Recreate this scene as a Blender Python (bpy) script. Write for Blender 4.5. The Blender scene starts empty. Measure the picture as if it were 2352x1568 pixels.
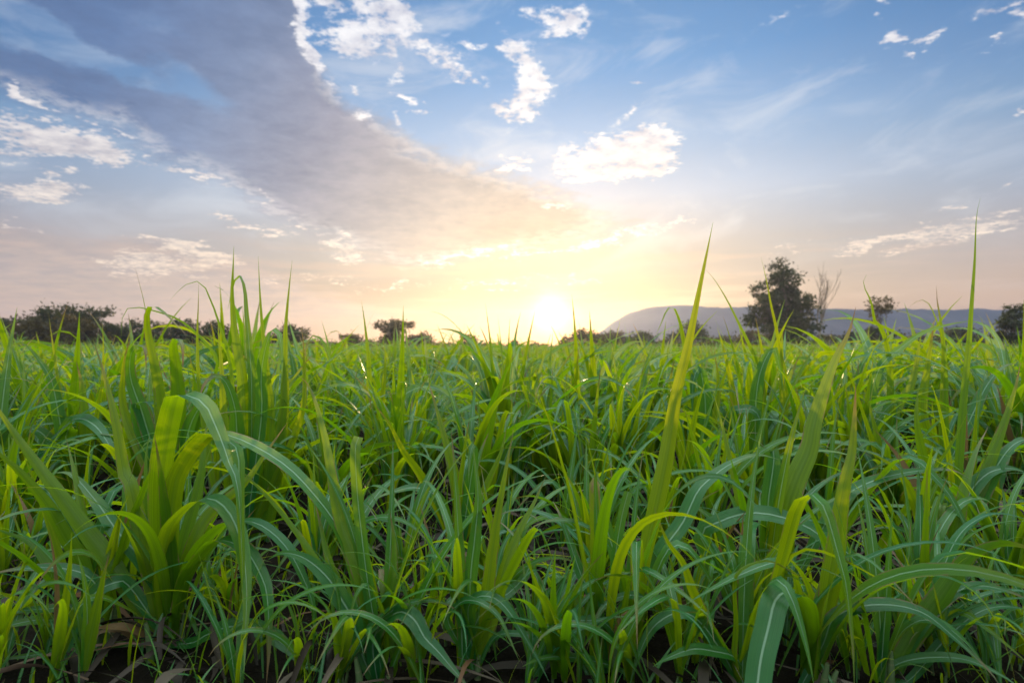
import bpy, math, random
import numpy as np
from mathutils import Vector

scene = bpy.context.scene
R = math.radians
# ------------------------------------------------------------------ camera
EYE = 0.78            # camera height above the ground, metres
FPX, CX, HOR = 1307.0, 1176.0, 796.0     # 20 mm lens on a 36 mm frame 2352 wide, level, horizon a little below centre
cam_data = bpy.data.cameras.new('camera')
cam_data.lens = 20.0
cam_data.sensor_width = 36.0
cam_data.shift_y = 12.0 / 2352.0
cam_data.clip_start = 0.02
cam_data.clip_end = 20000.0
cam_data.dof.use_dof = True
cam_data.dof.focus_distance = 1.7
cam_data.dof.aperture_fstop = 3.2
cam = bpy.data.objects.new('camera', cam_data)
scene.collection.objects.link(cam)
cam.location = (0, 0, EYE)
cam.rotation_euler = (R(90), 0, 0)
scene.camera = cam

# ------------------------------------------------------------------ exposure
scene.view_settings.view_transform = 'Standard'
scene.view_settings.look = 'None'
scene.view_settings.gamma = 1.0
scene.view_settings.exposure = 0.07
scene.cycles.use_denoising = True
scene.cycles.max_bounces = 8
scene.cycles.transmission_bounces = 6
scene.cycles.volume_bounces = 0

# ------------------------------------------------------------------ sun
SUN_AZ, SUN_EL = R(3.9), R(3.3)
SUN = Vector((math.sin(SUN_AZ) * math.cos(SUN_EL), math.cos(SUN_AZ) * math.cos(SUN_EL), math.sin(SUN_EL)))
sun_data = bpy.data.lights.new('sun', 'SUN')
sun_data.energy = 5.0
sun_data.angle = R(0.6)
sun_data.color = (1.0, 0.70, 0.34)
sun = bpy.data.objects.new('sun', sun_data)
scene.collection.objects.link(sun)
sun.rotation_euler = SUN.to_track_quat('Z', 'Y').to_euler()
sun.location = (2, 30, 20)

# ------------------------------------------------------------------ sky (world)
world = bpy.data.worlds.new('World')
scene.world = world
world.use_nodes = True
wt = world.node_tree
wt.nodes.clear()


class G:
    """small helper for writing node graphs as expressions"""
    def __init__(s, tree):
        s.t = tree

    def n(s, kind, **kw):
        nd = s.t.nodes.new(kind)
        for k, v in kw.items():
            setattr(nd, k, v)
        return nd

    def put(s, sock, v):
        if hasattr(v, 'is_output'):
            s.t.links.new(v, sock)
        else:
            if isinstance(v, (tuple, list)) and len(v) == 3 and len(getattr(sock, 'default_value', (0, 0, 0))) == 4:
                v = (*v, 1.0)
            sock.default_value = v

    def m(s, op, a, b=0.0, c=None, clamp=False):
        nd = s.n('ShaderNodeMath', operation=op, use_clamp=clamp)
        s.put(nd.inputs[0], a)
        s.put(nd.inputs[1], b)
        if c is not None:
            s.put(nd.inputs[2], c)
        return nd.outputs[0]

    def add(s, a, b): return s.m('ADD', a, b)
    def sub(s, a, b): return s.m('SUBTRACT', a, b)
    def mul(s, a, b): return s.m('MULTIPLY', a, b)

    def vm(s, op, a, b=None):
        nd = s.n('ShaderNodeVectorMath', operation=op)
        s.put(nd.inputs[0], a)
        if b is not None:
            s.put(nd.inputs['Scale'] if op == 'SCALE' else nd.inputs[1], b)
        return nd.outputs['Value'] if op in ('LENGTH', 'DOT_PRODUCT', 'DISTANCE') else nd.outputs[0]

    def comb(s, x, y, z=0.0):
        nd = s.n('ShaderNodeCombineXYZ')
        s.put(nd.inputs[0], x); s.put(nd.inputs[1], y); s.put(nd.inputs[2], z)
        return nd.outputs[0]

    def step(s, v, a, b, lo=0.0, hi=1.0):
        nd = s.n('ShaderNodeMapRange', interpolation_type='SMOOTHSTEP', clamp=False)
        s.put(nd.inputs[0], v)
        for i, x in enumerate((a, b, lo, hi)):
            s.put(nd.inputs[i + 1], x)
        return nd.outputs[0]

    def lin(s, v, a, b, lo=0.0, hi=1.0):
        nd = s.n('ShaderNodeMapRange', interpolation_type='LINEAR', clamp=True)
        s.put(nd.inputs[0], v)
        for i, x in enumerate((a, b, lo, hi)):
            s.put(nd.inputs[i + 1], x)
        return nd.outputs[0]

    def mix(s, f, a, b, mode='MIX'):
        nd = s.n('ShaderNodeMix', data_type='RGBA', blend_type=mode)
        nd.clamp_result = False
        s.put(nd.inputs[0], f); s.put(nd.inputs[6], a); s.put(nd.inputs[7], b)
        return nd.outputs[2]

    def noise(s, vec, scale, detail=4.0, rough=0.55, color=False, dist=0.0, dims='3D'):
        nd = s.n('ShaderNodeTexNoise', noise_dimensions=dims)
        s.put(nd.inputs['Vector'], vec)
        nd.inputs['Scale'].default_value = scale
        nd.inputs['Detail'].default_value = detail
        nd.inputs['Roughness'].default_value = rough
        nd.inputs['Distortion'].default_value = dist
        return nd.outputs['Color' if color else 0]

    def ramp(s, v, stops, interp='LINEAR'):
        nd = s.n('ShaderNodeValToRGB')
        cr = nd.color_ramp
        cr.interpolation = interp
        while len(cr.elements) < len(stops):
            cr.elements.new(0.5)
        for e, (p, c) in zip(cr.elements, stops):
            e.position = p
            e.color = (*c, 1.0)
        s.put(nd.inputs[0], v)
        return nd.outputs[0]

    def curve(s, v, pts):
        nd = s.n('ShaderNodeFloatCurve')
        cv = nd.mapping.curves[0]
        pts = sorted(pts)
        cv.points[0].location = pts[0]
        cv.points[1].location = pts[-1]
        for p in pts[1:-1]:
            cv.points.new(*p)
        for p in cv.points:
            p.handle_type = 'VECTOR'
        nd.mapping.use_clip = False
        nd.mapping.update()
        s.put(nd.inputs['Value'], v)
        return nd.outputs[0]


def azel(X, Y):
    u, v = (X - CX) / FPX, (HOR - Y) / FPX
    a = math.atan(u)
    return a, math.atan(v * math.cos(a))


g = G(wt)
DEG = 180 / math.pi
tc = g.n('ShaderNodeTexCoord').outputs['Generated']
dirn = g.vm('NORMALIZE', tc)
sp = g.n('ShaderNodeSeparateXYZ'); wt.links.new(dirn, sp.inputs[0])
dx, dy, dz = sp.outputs
az = g.m('ARCTAN2', dx, dy)
el = g.m('ARCSINE', dz)
eld = g.mul(el, DEG)
sdist = g.mul(g.m('ARCCOSINE', g.m('MINIMUM', g.vm('DOT_PRODUCT', dirn, tuple(SUN)), 1.0)), DEG)   # degrees away from the sun
dazd = g.m('ABSOLUTE', g.mul(g.sub(az, SUN_AZ), DEG))
# cloud-deck coordinates: where the view ray meets a flat layer overhead
zz = g.add(g.m('MAXIMUM', dz, 0.0), 0.10)
deck = g.comb(g.m('DIVIDE', dx, zz), g.m('DIVIDE', dy, zz), 0.0)
n_big = g.noise(deck, 1.3, 6.0, 0.55)
n_mid = g.noise(deck, 4.5, 6.0, 0.6)
n_fine = g.noise(deck, 13.0, 5.0, 0.62)
warp_c = g.vm('SUBTRACT', g.noise(deck, 5.0, 5.0, 0.6, color=True), (0.5, 0.5, 0.5))
ae = g.comb(az, el, 0.0)
aew = g.vm('ADD', ae, g.vm('MULTIPLY', warp_c, (0.10, 0.075, 0.0)))
aew2 = g.vm('ADD', ae, g.vm('MULTIPLY', warp_c, (0.075, 0.045, 0.0)))
spw = g.n('ShaderNodeSeparateXYZ'); wt.links.new(aew2, spw.inputs[0])
azw, elw = spw.outputs[0], spw.outputs[1]

# clear sky: one ramp of elevation away from the sun, one above it
e01 = g.lin(eld, 0.0, 60.0)
far_sky = g.ramp(e01, [(0.0, (.46, .235, .17)), (4/60, (.44, .26, .215)), (8/60, (.32, .265, .30)), (13/60, (.20, .27, .41)),
                       (18/60, (.085, .215, .42)), (22/60, (.025, .145, .37)), (35/60, (.006, .075, .28)), (1.0, (.03, .09, .26))])
near_sky = g.ramp(e01, [(0.0, (.30, .20, .13)), (5/60, (.19, .155, .12)), (10/60, (.40, .385, .37)), (14.5/60, (.50, .57, .68)),
                        (20/60, (.30, .46, .68)), (26/60, (.10, .30, .60)), (35/60, (.04, .19, .45)), (1.0, (.09, .17, .36))])
nearf = g.step(dazd, 2.0, 52.0, 1.0, 0.0)
sky = g.mix(nearf, far_sky, near_sky)

def NA(a): return a / (2 * R(75)) + 0.5
def NE(e): return (e + R(10)) / R(100)
azn = g.add(g.m('DIVIDE', azw, 2 * R(75)), 0.5)
def edge(pts):
    c = g.curve(azn, [(NA(azel(x, y)[0]), NE(azel(x, y)[1])) for x, y in pts])
    return g.sub(g.mul(c, R(100)), R(10))

def blob(vec, X, Y, rx, ry, rot=0.0, amp=1.0):
    a, e = azel(X, Y)
    k = FPX * (1 + ((X - CX) / FPX) ** 2)
    k2 = FPX * math.sqrt(1 + ((X - CX) / FPX) ** 2)
    mp = g.n('ShaderNodeMapping', vector_type='TEXTURE')
    g.put(mp.inputs['Vector'], vec)
    mp.inputs['Location'].default_value = (a, e, 0)
    mp.inputs['Rotation'].default_value = (0, 0, R(rot))
    mp.inputs['Scale'].default_value = (rx / k, ry / k2, 1e7)
    return g.step(g.vm('LENGTH', mp.outputs[0]), 0.0, 1.6, amp, 0.0)

def blobs(vec, rows):
    """sum of soft ellipses in a node group of their own; the running sum rides along as the vector's third component, so
    that the ellipses are worked out one after the other"""
    global g
    tree = bpy.data.node_groups.new('cloud_puffs', 'ShaderNodeTree')
    tree.interface.new_socket('Vector', in_out='INPUT', socket_type='NodeSocketVector')
    tree.interface.new_socket('Sum', in_out='OUTPUT', socket_type='NodeSocketFloat')
    outer, g = g, G(tree)
    gi, go = g.n('NodeGroupInput'), g.n('NodeGroupOutput')
    q = g.n('ShaderNodeSeparateXYZ'); tree.links.new(gi.outputs[0], q.inputs[0])
    t = 0.0
    for r in rows:
        t = g.add(blob(g.comb(q.outputs[0], q.outputs[1], t), *r), t)
    tree.links.new(t, go.inputs[0])
    g = outer
    nd = g.n('ShaderNodeGroup')
    nd.node_tree = tree
    g.t.links.new(vec, nd.inputs[0])
    return nd.outputs[0]

# thin veils of high cloud
veil = g.noise(g.comb(g.add(g.mul(az, 2.4), g.mul(el, 2.0)), g.sub(g.mul(el, 7.0), g.mul(az, 1.4)), 5.0), 2.1, 5.0, .58, dist=.6)
sky = g.mix(g.mul(g.step(veil, .46, .78), g.step(eld, 5.0, 12.0, 0.0, .42)), sky, g.mix(nearf, (.50, .56, .66), (.86, .84, .82)))

# the long grey bank from the upper left down to the sun
low = edge([(-900, 120), (-400, 160), (0, 215), (130, 262), (290, 315), (400, 385), (520, 420), (610, 482), (700, 530), (790, 560), (860, 592), (940, 622), (1100, 592),
            (1250, 572), (1370, 532), (1450, 500), (1600, 470), (2500, 470)])
top = edge([(-900, -900), (640, -900), (676, -40), (690, 40), (716, 135), (800, 230), (870, 272), (950, 330), (1060, 362), (1180, 405), (1300, 445), (1380, 500), (1450, 512), (1600, 560), (2500, 600)])
d_low = g.mul(g.sub(elw, low), DEG)
d_top = g.mul(g.sub(top, elw), DEG)
d_bank = g.m('MINIMUM', d_low, d_top)
holes = blobs(aew, [(130, 95, 150, 34, -22, .95), (40, 70, 90, 40, -10, .9), (420, 190, 110, 40, -8, .8), (260, 150, 120, 26, -18, .8), (330, 40, 120, 30, -10, .3)])
d_bank = g.add(d_bank, g.add(g.mul(g.sub(n_fine, .5), 2.6), g.mul(g.sub(n_mid, .5), 3.0)))
bank = g.step(d_bank, -1.0, 1.5)
bank = g.mul(bank, g.step(g.add(holes, g.mul(g.sub(n_mid, 0.5), 1.1)), 0.12, 0.85, 1.0, 0.12))
bank_col = g.ramp(g.lin(sdist, 0.0, 60.0), [(0.0, (.25, .24, .22)), (7/60, (.34, .30, .27)), (13/60, (.41, .37, .345)), (19/60, (.36, .33, .345)), (27/60, (.225, .23, .315)),
                                            (35/60, (.125, .18, .325)), (43/60, (.05, .115, .285)), (1.0, (.025, .08, .24))])
bank_col = g.mix(1.0, bank_col, g.mix(g.lin(g.add(g.mul(veil, .35), g.add(g.mul(n_mid, .35), g.mul(n_fine, .30))), 0.38, 0.62), (.74, .78, .84), (1.32, 1.26, 1.18)), 'MULTIPLY')
rim = g.mul(g.mul(g.step(d_bank, 0.0, .7), g.step(d_bank, .7, 2.4, 1.0, 0.0)), g.step(n_fine, .38, .62))
bank_col = g.mix(g.mul(rim, .42), bank_col, (.86, .80, .76))
sky = g.mix(bank, sky, bank_col)

# mauve bank low on the left
mtop = edge([(-900, 470), (0, 512), (100, 538), (200, 552), (330, 546), (430, 566), (540, 584), (640, 622), (720, 660), (860, 700), (1000, 796), (2500, 900)])
d_m = g.mul(g.sub(mtop, elw), DEG)
mauve = g.mul(g.step(d_m, -0.5, 1.2), g.step(eld, 0.0, 6.5, 0.25, 1.0))
mcol = g.mix(g.lin(n_mid, .35, .65), (.29, .235, .275), (.47, .345, .32))
sky = g.mix(g.mul(mauve, 0.95), sky, mcol)

# white and cream puffs
rows = [(697, 50, 20, 70, 4, 1.1), (712, 122, 14, 34, 25, 1.1), (752, 14, 46, 20, 0, .9), (850, 25, 62, 36, 10, .85), (795, 95, 64, 30, -10, 1.0), (868, 78, 70, 44, 30, .85), (915, 40, 30, 40, 0, .7),
        (925, 178, 36, 16, 40, .7), (905, 130, 20, 30, 0, .6), (960, 95, 60, 12, 14, .5), (1000, 130, 60, 22, -35, .75), (1060, 165, 50, 18, -35, .6), (1060, 110, 60, 12, 10, .5), (950, 52, 50, 10, 12, .35),
        (1180, 110, 40, 20, 0, .8), (1210, 150, 40, 44, -20, .95), (1230, 195, 36, 40, 0, .95), (1200, 248, 52, 34, 10, 1.0), (1148, 248, 22, 26, 0, .7),
        (1225, 45, 48, 10, -12, .8), (1285, 50, 45, 22, 0, .85), (1325, 55, 36, 30, 10, .8), (1150, 62, 22, 14, 0, .6), (1290, 80, 40, 10, 12, .7),
        (928, 240, 36, 9, -5, .8), (970, 268, 30, 6, 15, .75), (918, 285, 14, 20, 0, .8), (840, 262, 30, 12, 0, .65), (825, 215, 12, 8, 0, .7), (770, 195, 12, 26, 30, .6),
        (1180, 375, 42, 16, 6, 1.0), (1400, 345, 105, 26, 12, 1.4), (1490, 350, 76, 42, 5, 1.6), (1350, 385, 80, 22, 8, 1.3), (1450, 395, 100, 16, 6, 1.2), (1430, 270, 40, 12, 30, .55), (1300, 345, 25, 16, 0, .8),
        (2055, 88, 32, 12, 0, .95), (2110, 90, 44, 7, 12, .85), (2165, 70, 36, 6, 18, .8), (2010, 30, 26, 6, -30, .8), (1996, 62, 10, 14, 0, .6), (2085, 130, 12, 14, 30, .7), (2130, 105, 40, 6, 22, .6),
        (2310, 22, 42, 14, 5, .95), (2345, 40, 22, 18, 0, .8), (2285, 100, 14, 7, 0, .6), (2280, 125, 18, 6, 0, .55), (2340, 245, 16, 9, 0, .75), (2170, 475, 30, 10, 18, .95), (2292, 438, 18, 8, 30, .8),
        (1480, 185, 16, 5, 0, .5), (1790, 28, 60, 9, -5, .32),
        (70, 310, 110, 36, -8, 1.2), (175, 345, 80, 34, 0, 1.3), (245, 352, 42, 26, 0, 1.1), (40, 360, 60, 14, 0, .9), (60, 440, 85, 24, 0, 1.2), (130, 425, 45, 24, 10, 1.2), (20, 220, 22, 16, -10, .8),
        (50, 232, 46, 9, -20, .85), (100, 250, 30, 8, -20, .7), (190, 288, 46, 6, -15, .75), (270, 312, 30, 6, -15, .6), (325, 365, 26, 14, 0, .7), (430, 398, 70, 8, -12, 1.1), (495, 412, 30, 8, -10, .9),
        (540, 508, 50, 7, -10, .85), (620, 525, 50, 9, -8, .95), (690, 522, 40, 6, -8, .7), (780, 560, 40, 18, -10, 1.15), (800, 590, 34, 12, 0, 1.0), (610, 455, 12, 14, -40, .5),
        (60, 528, 80, 5, -8, .6), (380, 560, 70, 12, -4, 1.1), (450, 575, 80, 16, -6, 1.2), (290, 605, 80, 20, 8, 1.1), (400, 612, 80, 20, 0, 1.1), (500, 600, 70, 14, -5, 1.1), (330, 640, 50, 8, 0, .6), (640, 640, 60, 8, -5, .6),
        (1010, 598, 80, 6, 14, .9), (1120, 576, 80, 7, 8, 1.0), (1230, 575, 70, 6, 2, .9), (1370, 555, 90, 8, 10, 1.0), (1480, 525, 70, 8, 8, .8), (1280, 475, 34, 14, 0, .8), (1560, 497, 60, 5, 10, .6),
        (760, 640, 90, 5, -4, .7), (900, 660, 90, 5, 6, .7), (1120, 655, 110, 4, 2, .7), (1300, 640, 80, 4, -4, .8),
        (1990, 560, 90, 9, 8, .9), (2060, 540, 90, 11, 6, 1.05), (2190, 528, 110, 13, 6, 1.1), (2300, 515, 80, 13, 8, 1.1), (1810, 575, 60, 6, 6, .4), (2120, 565, 100, 9, 6, .9)]
pcol = g.ramp(g.lin(eld, 0.0, 30.0), [(0.0, (.90, .64, .46)), (8/30, (.84, .68, .56)), (14/30, (.82, .74, .70)), (20/30, (.85, .82, .84)), (1.0, (.86, .86, .90))])
pcol = g.mix(g.step(sdist, 5.0, 30.0, 0.75, 0.0), pcol, (1.4, 1.28, 1.1))
pcol = g.mix(g.step(sdist, 28.0, 48.0, 0.0, .35), pcol, (.62, .58, .62))
shade = g.lin(g.add(g.mul(n_fine, .6), g.mul(n_mid, .4)), .40, .60)
pcol = g.mix(1.0, pcol, g.mix(shade, (.58, .58, .66), (1.08, 1.06, 1.02)), 'MULTIPLY')
n_dot = g.noise(deck, 36.0, 3.0, 0.6)
pnoise = g.add(g.add(g.mul(g.sub(n_fine, 0.5), 2.6), g.mul(g.sub(n_dot, 0.5), 3.4)), g.mul(g.sub(n_mid, 0.5), .8))

# thin streaks that darken the warm band near the horizon
strk = g.noise(g.comb(g.mul(az, 2.2), g.mul(el, 24.0), 3.0), 2.4, 5.0, 0.55)
sb = g.mul(g.mul(g.step(strk, .47, .66), g.mul(g.step(eld, 1.0, 5.0), g.step(eld, 7.0, 11.0, 1.0, 0.0))), .5)
# glow of the air round the sun, and the sun's own disc
gl1 = g.m('EXPONENT', g.mul(g.m('POWER', g.m('DIVIDE', sdist, 1.6), 2.0), -1.0))
gl2 = g.m('EXPONENT', g.mul(g.m('DIVIDE', sdist, 5.0), -1.0))
def scol(f, c): return g.mix(1.0, c, g.comb(f, f, f), 'MULTIPLY')
def addc(a, b): return g.mix(1.0, a, b, 'ADD')
post_add = addc(addc(scol(gl1, (2.0, 1.6, .9)), scol(gl2, (.06, .04, .0))), scol(sb, g.mix(nearf, (.36, .26, .28), (.62, .44, .30))))
post_mul = g.mul(g.sub(1.0, sb), g.lin(n_big, .3, .7, .95, 1.05))

nish = g.n('ShaderNodeTexSky', sky_type='NISHITA')
nish.sun_disc = False
nish.sun_elevation = SUN_EL
nish.sun_rotation = SUN_AZ
nish.air_density = 1.0
nish.dust_density = 1.0
post_add = addc(post_add, scol(0.04, nish.outputs[0]))

def backdrop_of(rr):
    """the sky in one patch of directions: clear sky and banks, then the puffs that reach into that patch"""
    col = sky
    if rr:
        pb = blobs(aew, rr)
        puff = g.mul(g.step(g.add(pb, pnoise), 0.08, 1.20), g.step(pb, 0.03, 0.5))
        col = g.mix(g.mul(puff, 0.92), sky, pcol)
    col = addc(scol(post_mul, col), post_add)
    bg = g.n('ShaderNodeBackground')
    wt.links.new(col, bg.inputs[0])
    bg.inputs[1].default_value = 1.0
    return bg.outputs[0]

boxes = []
for r in rows:
    X, Y, rx, ry, rot, amp = r
    a_, e_ = azel(X, Y)
    k = FPX * (1 + ((X - CX) / FPX) ** 2)
    c_, s_ = abs(math.cos(R(rot))), abs(math.sin(R(rot)))
    hx, hy = 1.6 * (rx * c_ + ry * s_) / k + .03, 1.6 * (rx * s_ + ry * c_) / k + .024
    boxes.append((a_ - hx, a_ + hx, e_ - hy, e_ + hy, r))

def split(bs, lo_a, hi_a, lo_e, hi_e, depth=0):
    """halve the patch until few puffs are left in it: only the patch a ray meets is worked out"""
    bs = [q for q in bs if q[0] < hi_a and q[1] > lo_a and q[2] < hi_e and q[3] > lo_e]
    if len(bs) <= 9 or depth >= 6:
        return backdrop_of([q[4] for q in bs])
    best = None
    for ax in (0, 1):
        lo_, hi_ = (lo_a, hi_a) if ax == 0 else (lo_e, hi_e)
        for t in range(1, 16):
            v = lo_ + (hi_ - lo_) * t / 16
            n1 = sum(1 for q in bs if q[2 * ax] < v)
            n2 = sum(1 for q in bs if q[2 * ax + 1] > v)
            sc = max(n1, n2) + .3 * (n1 + n2)
            if best is None or sc < best[0]:
                best = (sc, ax, v)
    _, ax, v = best
    ms = g.n('ShaderNodeMixShader')
    wt.links.new(g.m('GREATER_THAN', az if ax == 0 else el, v), ms.inputs[0])
    if ax == 0:
        A, B = split(bs, lo_a, v, lo_e, hi_e, depth + 1), split(bs, v, hi_a, lo_e, hi_e, depth + 1)
    else:
        A, B = split(bs, lo_a, hi_a, lo_e, v, depth + 1), split(bs, lo_a, hi_a, v, hi_e, depth + 1)
    wt.links.new(A, ms.inputs[1]); wt.links.new(B, ms.inputs[2])
    return ms.outputs[0]

front = split(boxes, -R(50), R(50), R(-2), R(36))

# high overhead, behind and to the sides, out of the picture: unseen mottled pale sky, its brightness added to light the foliage
fill_col = g.mix(g.lin(g.noise(deck, 2.0, 2.0), .4, .6), (.90, 1.26, 1.30), (1.46, 1.58, 1.45))
fill_col = scol(g.step(eld, 38.0, 75.0, 1.0, 2.6), fill_col)
fill_col = g.mix(g.step(eld, 4.0, 38.0, .85, 0.0), fill_col, (.22, .21, .26))
bgd = g.n('ShaderNodeBackground'); wt.links.new(fill_col, bgd.inputs[0])
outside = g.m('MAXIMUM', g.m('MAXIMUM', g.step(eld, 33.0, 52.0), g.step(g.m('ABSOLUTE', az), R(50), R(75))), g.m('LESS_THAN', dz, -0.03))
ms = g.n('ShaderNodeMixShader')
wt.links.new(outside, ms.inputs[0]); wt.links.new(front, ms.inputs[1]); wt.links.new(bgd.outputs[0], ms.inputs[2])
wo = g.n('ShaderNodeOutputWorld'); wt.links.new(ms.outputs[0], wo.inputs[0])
world.cycles.sampling_method = 'MANUAL'
world.cycles.sample_map_resolution = 512

# ------------------------------------------------------------------ helpers for objects
def link(o):
    scene.collection.objects.link(o)
    return o

def tag(o, label=None, cat=None, group=None, kind=None):
    if label: o['label'] = label
    if cat: o['category'] = cat
    if group: o['group'] = group
    if kind: o['kind'] = kind
    return o

def empty(name, loc):
    o = bpy.data.objects.new(name, None)
    o.empty_display_size = 0.1
    o.location = loc
    return link(o)

def make_mesh(name, V, F, UV=None, var=None, mat=None, smooth=True):
    """V (n,3), F (m,4) quads; UV (n,2) per vertex; var (n,3) per-vertex variation numbers"""
    me = bpy.data.meshes.new(name)
    V = np.asarray(V, np.float32); F = np.asarray(F, np.int32)
    k = F.shape[1]
    me.vertices.add(len(V)); me.vertices.foreach_set('co', V.ravel())
    me.loops.add(F.size); me.loops.foreach_set('vertex_index', F.ravel())
    me.polygons.add(len(F))
    me.polygons.foreach_set('loop_start', np.arange(0, F.size, k, dtype=np.int32))
    me.polygons.foreach_set('loop_total', np.full(len(F), k, np.int32))
    if smooth:
        me.polygons.foreach_set('use_smooth', np.ones(len(F), bool))
    if UV is not None:
        uv = me.uv_layers.new(name='UVMap')
        uv.data.foreach_set('uv', np.asarray(UV, np.float32)[F.ravel()].ravel())
    if var is not None:
        at = me.attributes.new('leafvar', 'FLOAT_VECTOR', 'POINT')
        at.data.foreach_set('vector', np.asarray(var, np.float32).ravel())
    me.update(calc_edges=True)
    if mat: me.materials.append(mat)
    return me

def mesh_obj(name, me, parent=None):
    o = link(bpy.data.objects.new(name, me))
    if parent is not None: o.parent = parent
    return o

def new_mat(name):
    m = bpy.data.materials.new(name)
    m.use_nodes = True
    m.node_tree.nodes.clear()
    return m, G(m.node_tree)

def principled(h, color, rough, spec=0.5):
    p = h.n('ShaderNodeBsdfPrincipled')
    h.put(p.inputs['Base Color'], color); h.put(p.inputs['Roughness'], rough); h.put(p.inputs['Specular IOR Level'], spec)
    return p

def finish(h, shader):
    o = h.n('ShaderNodeOutputMaterial')
    h.t.links.new(shader, o.inputs['Surface'])

# ------------------------------------------------------------------ materials
def leaf_material(name, hue=0.0):
    m, h = new_mat(name)
    uvn = h.n('ShaderNodeUVMap'); uvn.uv_map = 'UVMap'
    su = h.n('ShaderNodeSeparateXYZ'); h.t.links.new(uvn.outputs[0], su.inputs[0])
    u, v = su.outputs[0], su.outputs[1]
    at = h.n('ShaderNodeAttribute'); at.attribute_name = 'leafvar'
    sv = h.n('ShaderNodeSeparateXYZ'); h.t.links.new(at.outputs['Vector'], sv.inputs[0])
    r1, dry, r2 = sv.outputs
    back = h.n('ShaderNodeNewGeometry').outputs['Backfacing']
    cu = h.m('ABSOLUTE', h.sub(u, 0.5))
    rib = h.step(cu, 0.018, 0.060, 1.0, 0.0)
    ribside = h.step(cu, 0.05, 0.20, 1.0, 0.0)
    # lengthwise veins and faint blotches
    vec = h.comb(h.mul(u, 1.0), h.mul(v, 0.03), h.mul(r1, 40.0))
    vein = h.noise(vec, 42.0, 3.0, 0.7)
    blotch = h.noise(h.comb(h.mul(u, .6), h.mul(v, 5.0), h.mul(r2, 31.0)), 3.0, 4.0, 0.6)
    top = h.mix(r1, (.006, .105, .030), (.022, .145, .010))
    bot = h.mix(r1, (.028, .110, .003), (.085, .165, .002))
    col = h.mix(back, top, bot)
    col = h.mix(1.0, col, h.mix(h.lin(vein, .35, .65), (.66, .70, .68), (1.28, 1.24, 1.2)), 'MULTIPLY')
    col = h.mix(h.step(blotch, .55, .78, 0.0, .30), col, (.19, .24, .05))
    ribc = h.mix(back, (.36, .52, .36), (.13, .22, .03))
    col = h.mix(h.mul(rib, h.mix(back, (.62,) * 3, (.4,) * 3)), col, ribc)
    speck = h.noise(h.comb(h.mul(u, 1.0), h.mul(v, 9.0), h.mul(r2, 57.0)), 9.0, 3.0, .7)
    col = h.mix(h.step(speck, .70, .76, 0.0, .75), col, (.20, .13, .05))
    col = h.mix(h.mul(h.step(h.add(v, h.mul(h.sub(blotch, .5), .8)), .60, 1.0, 0.0, .40), h.step(r2, .5, .75)), col, (.17, .19, .012))
    # dry tips and edges
    edgev = h.m('MAXIMUM', h.step(v, .80, .98), h.mul(h.step(cu, .40, .49), h.step(blotch, .45, .6)))
    dryf = h.mul(edgev, h.step(h.add(dry, h.mul(h.sub(blotch, .5), .9)), .42, .7))
    dryall = h.step(dry, .93, .97)
    df = h.m('MAXIMUM', dryf, dryall)
    col = h.mix(df, col, h.mix(blotch, (.16, .095, .04), (.28, .18, .10)))
    trans = h.mix(r1, (.20, .42, .002), (.55, .61, .002))
    trans = h.mix(1.0, trans, h.mix(h.lin(vein, .35, .65), (.8, .84, .8), (1.15, 1.1, 1.1)), 'MULTIPLY')
    trans = h.mix(h.mul(ribside, .35), trans, (.10, .20, .01))
    trans = h.mix(df, trans, (.24, .13, .04))
    p = principled(h, col, h.lin(vein, .3, .7, .30, .44), .50)
    bump = h.n('ShaderNodeBump')
    bump.inputs['Strength'].default_value = 0.35
    bump.inputs['Distance'].default_value = 0.0015
    h.t.links.new(vein, bump.inputs['Height'])
    h.t.links.new(bump.outputs[0], p.inputs['Normal'])
    tr = h.n('ShaderNodeBsdfTranslucent'); h.put(tr.inputs['Color'], trans)
    ms = h.n('ShaderNodeMixShader'); ms.inputs[0].default_value = 0.45
    h.t.links.new(p.outputs[0], ms.inputs[1]); h.t.links.new(tr.outputs[0], ms.inputs[2])
    finish(h, ms.outputs[0])
    return m

M_LEAF = leaf_material('cane_leaf')

def stalk_material():
    m, h = new_mat('cane_stalk')
    uvn = h.n('ShaderNodeUVMap'); uvn.uv_map = 'UVMap'
    su = h.n('ShaderNodeSeparateXYZ'); h.t.links.new(uvn.outputs[0], su.inputs[0])
    obj = h.n('ShaderNodeTexCoord').outputs['Object']
    ns = h.noise(obj, 60.0, 3.0)
    ring = h.step(h.m('ABSOLUTE', h.sub(h.m('FRACT', h.mul(su.outputs[1], 3.0)), .5)), .42, .48)
    col = h.mix(ns, (.05, .10, .03), (.11, .15, .07))
    col = h.mix(h.mul(ring, .7), col, (.16, .15, .08))
    finish(h, principled(h, col, .45).outputs[0])
    return m
M_STALK = stalk_material()

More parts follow.
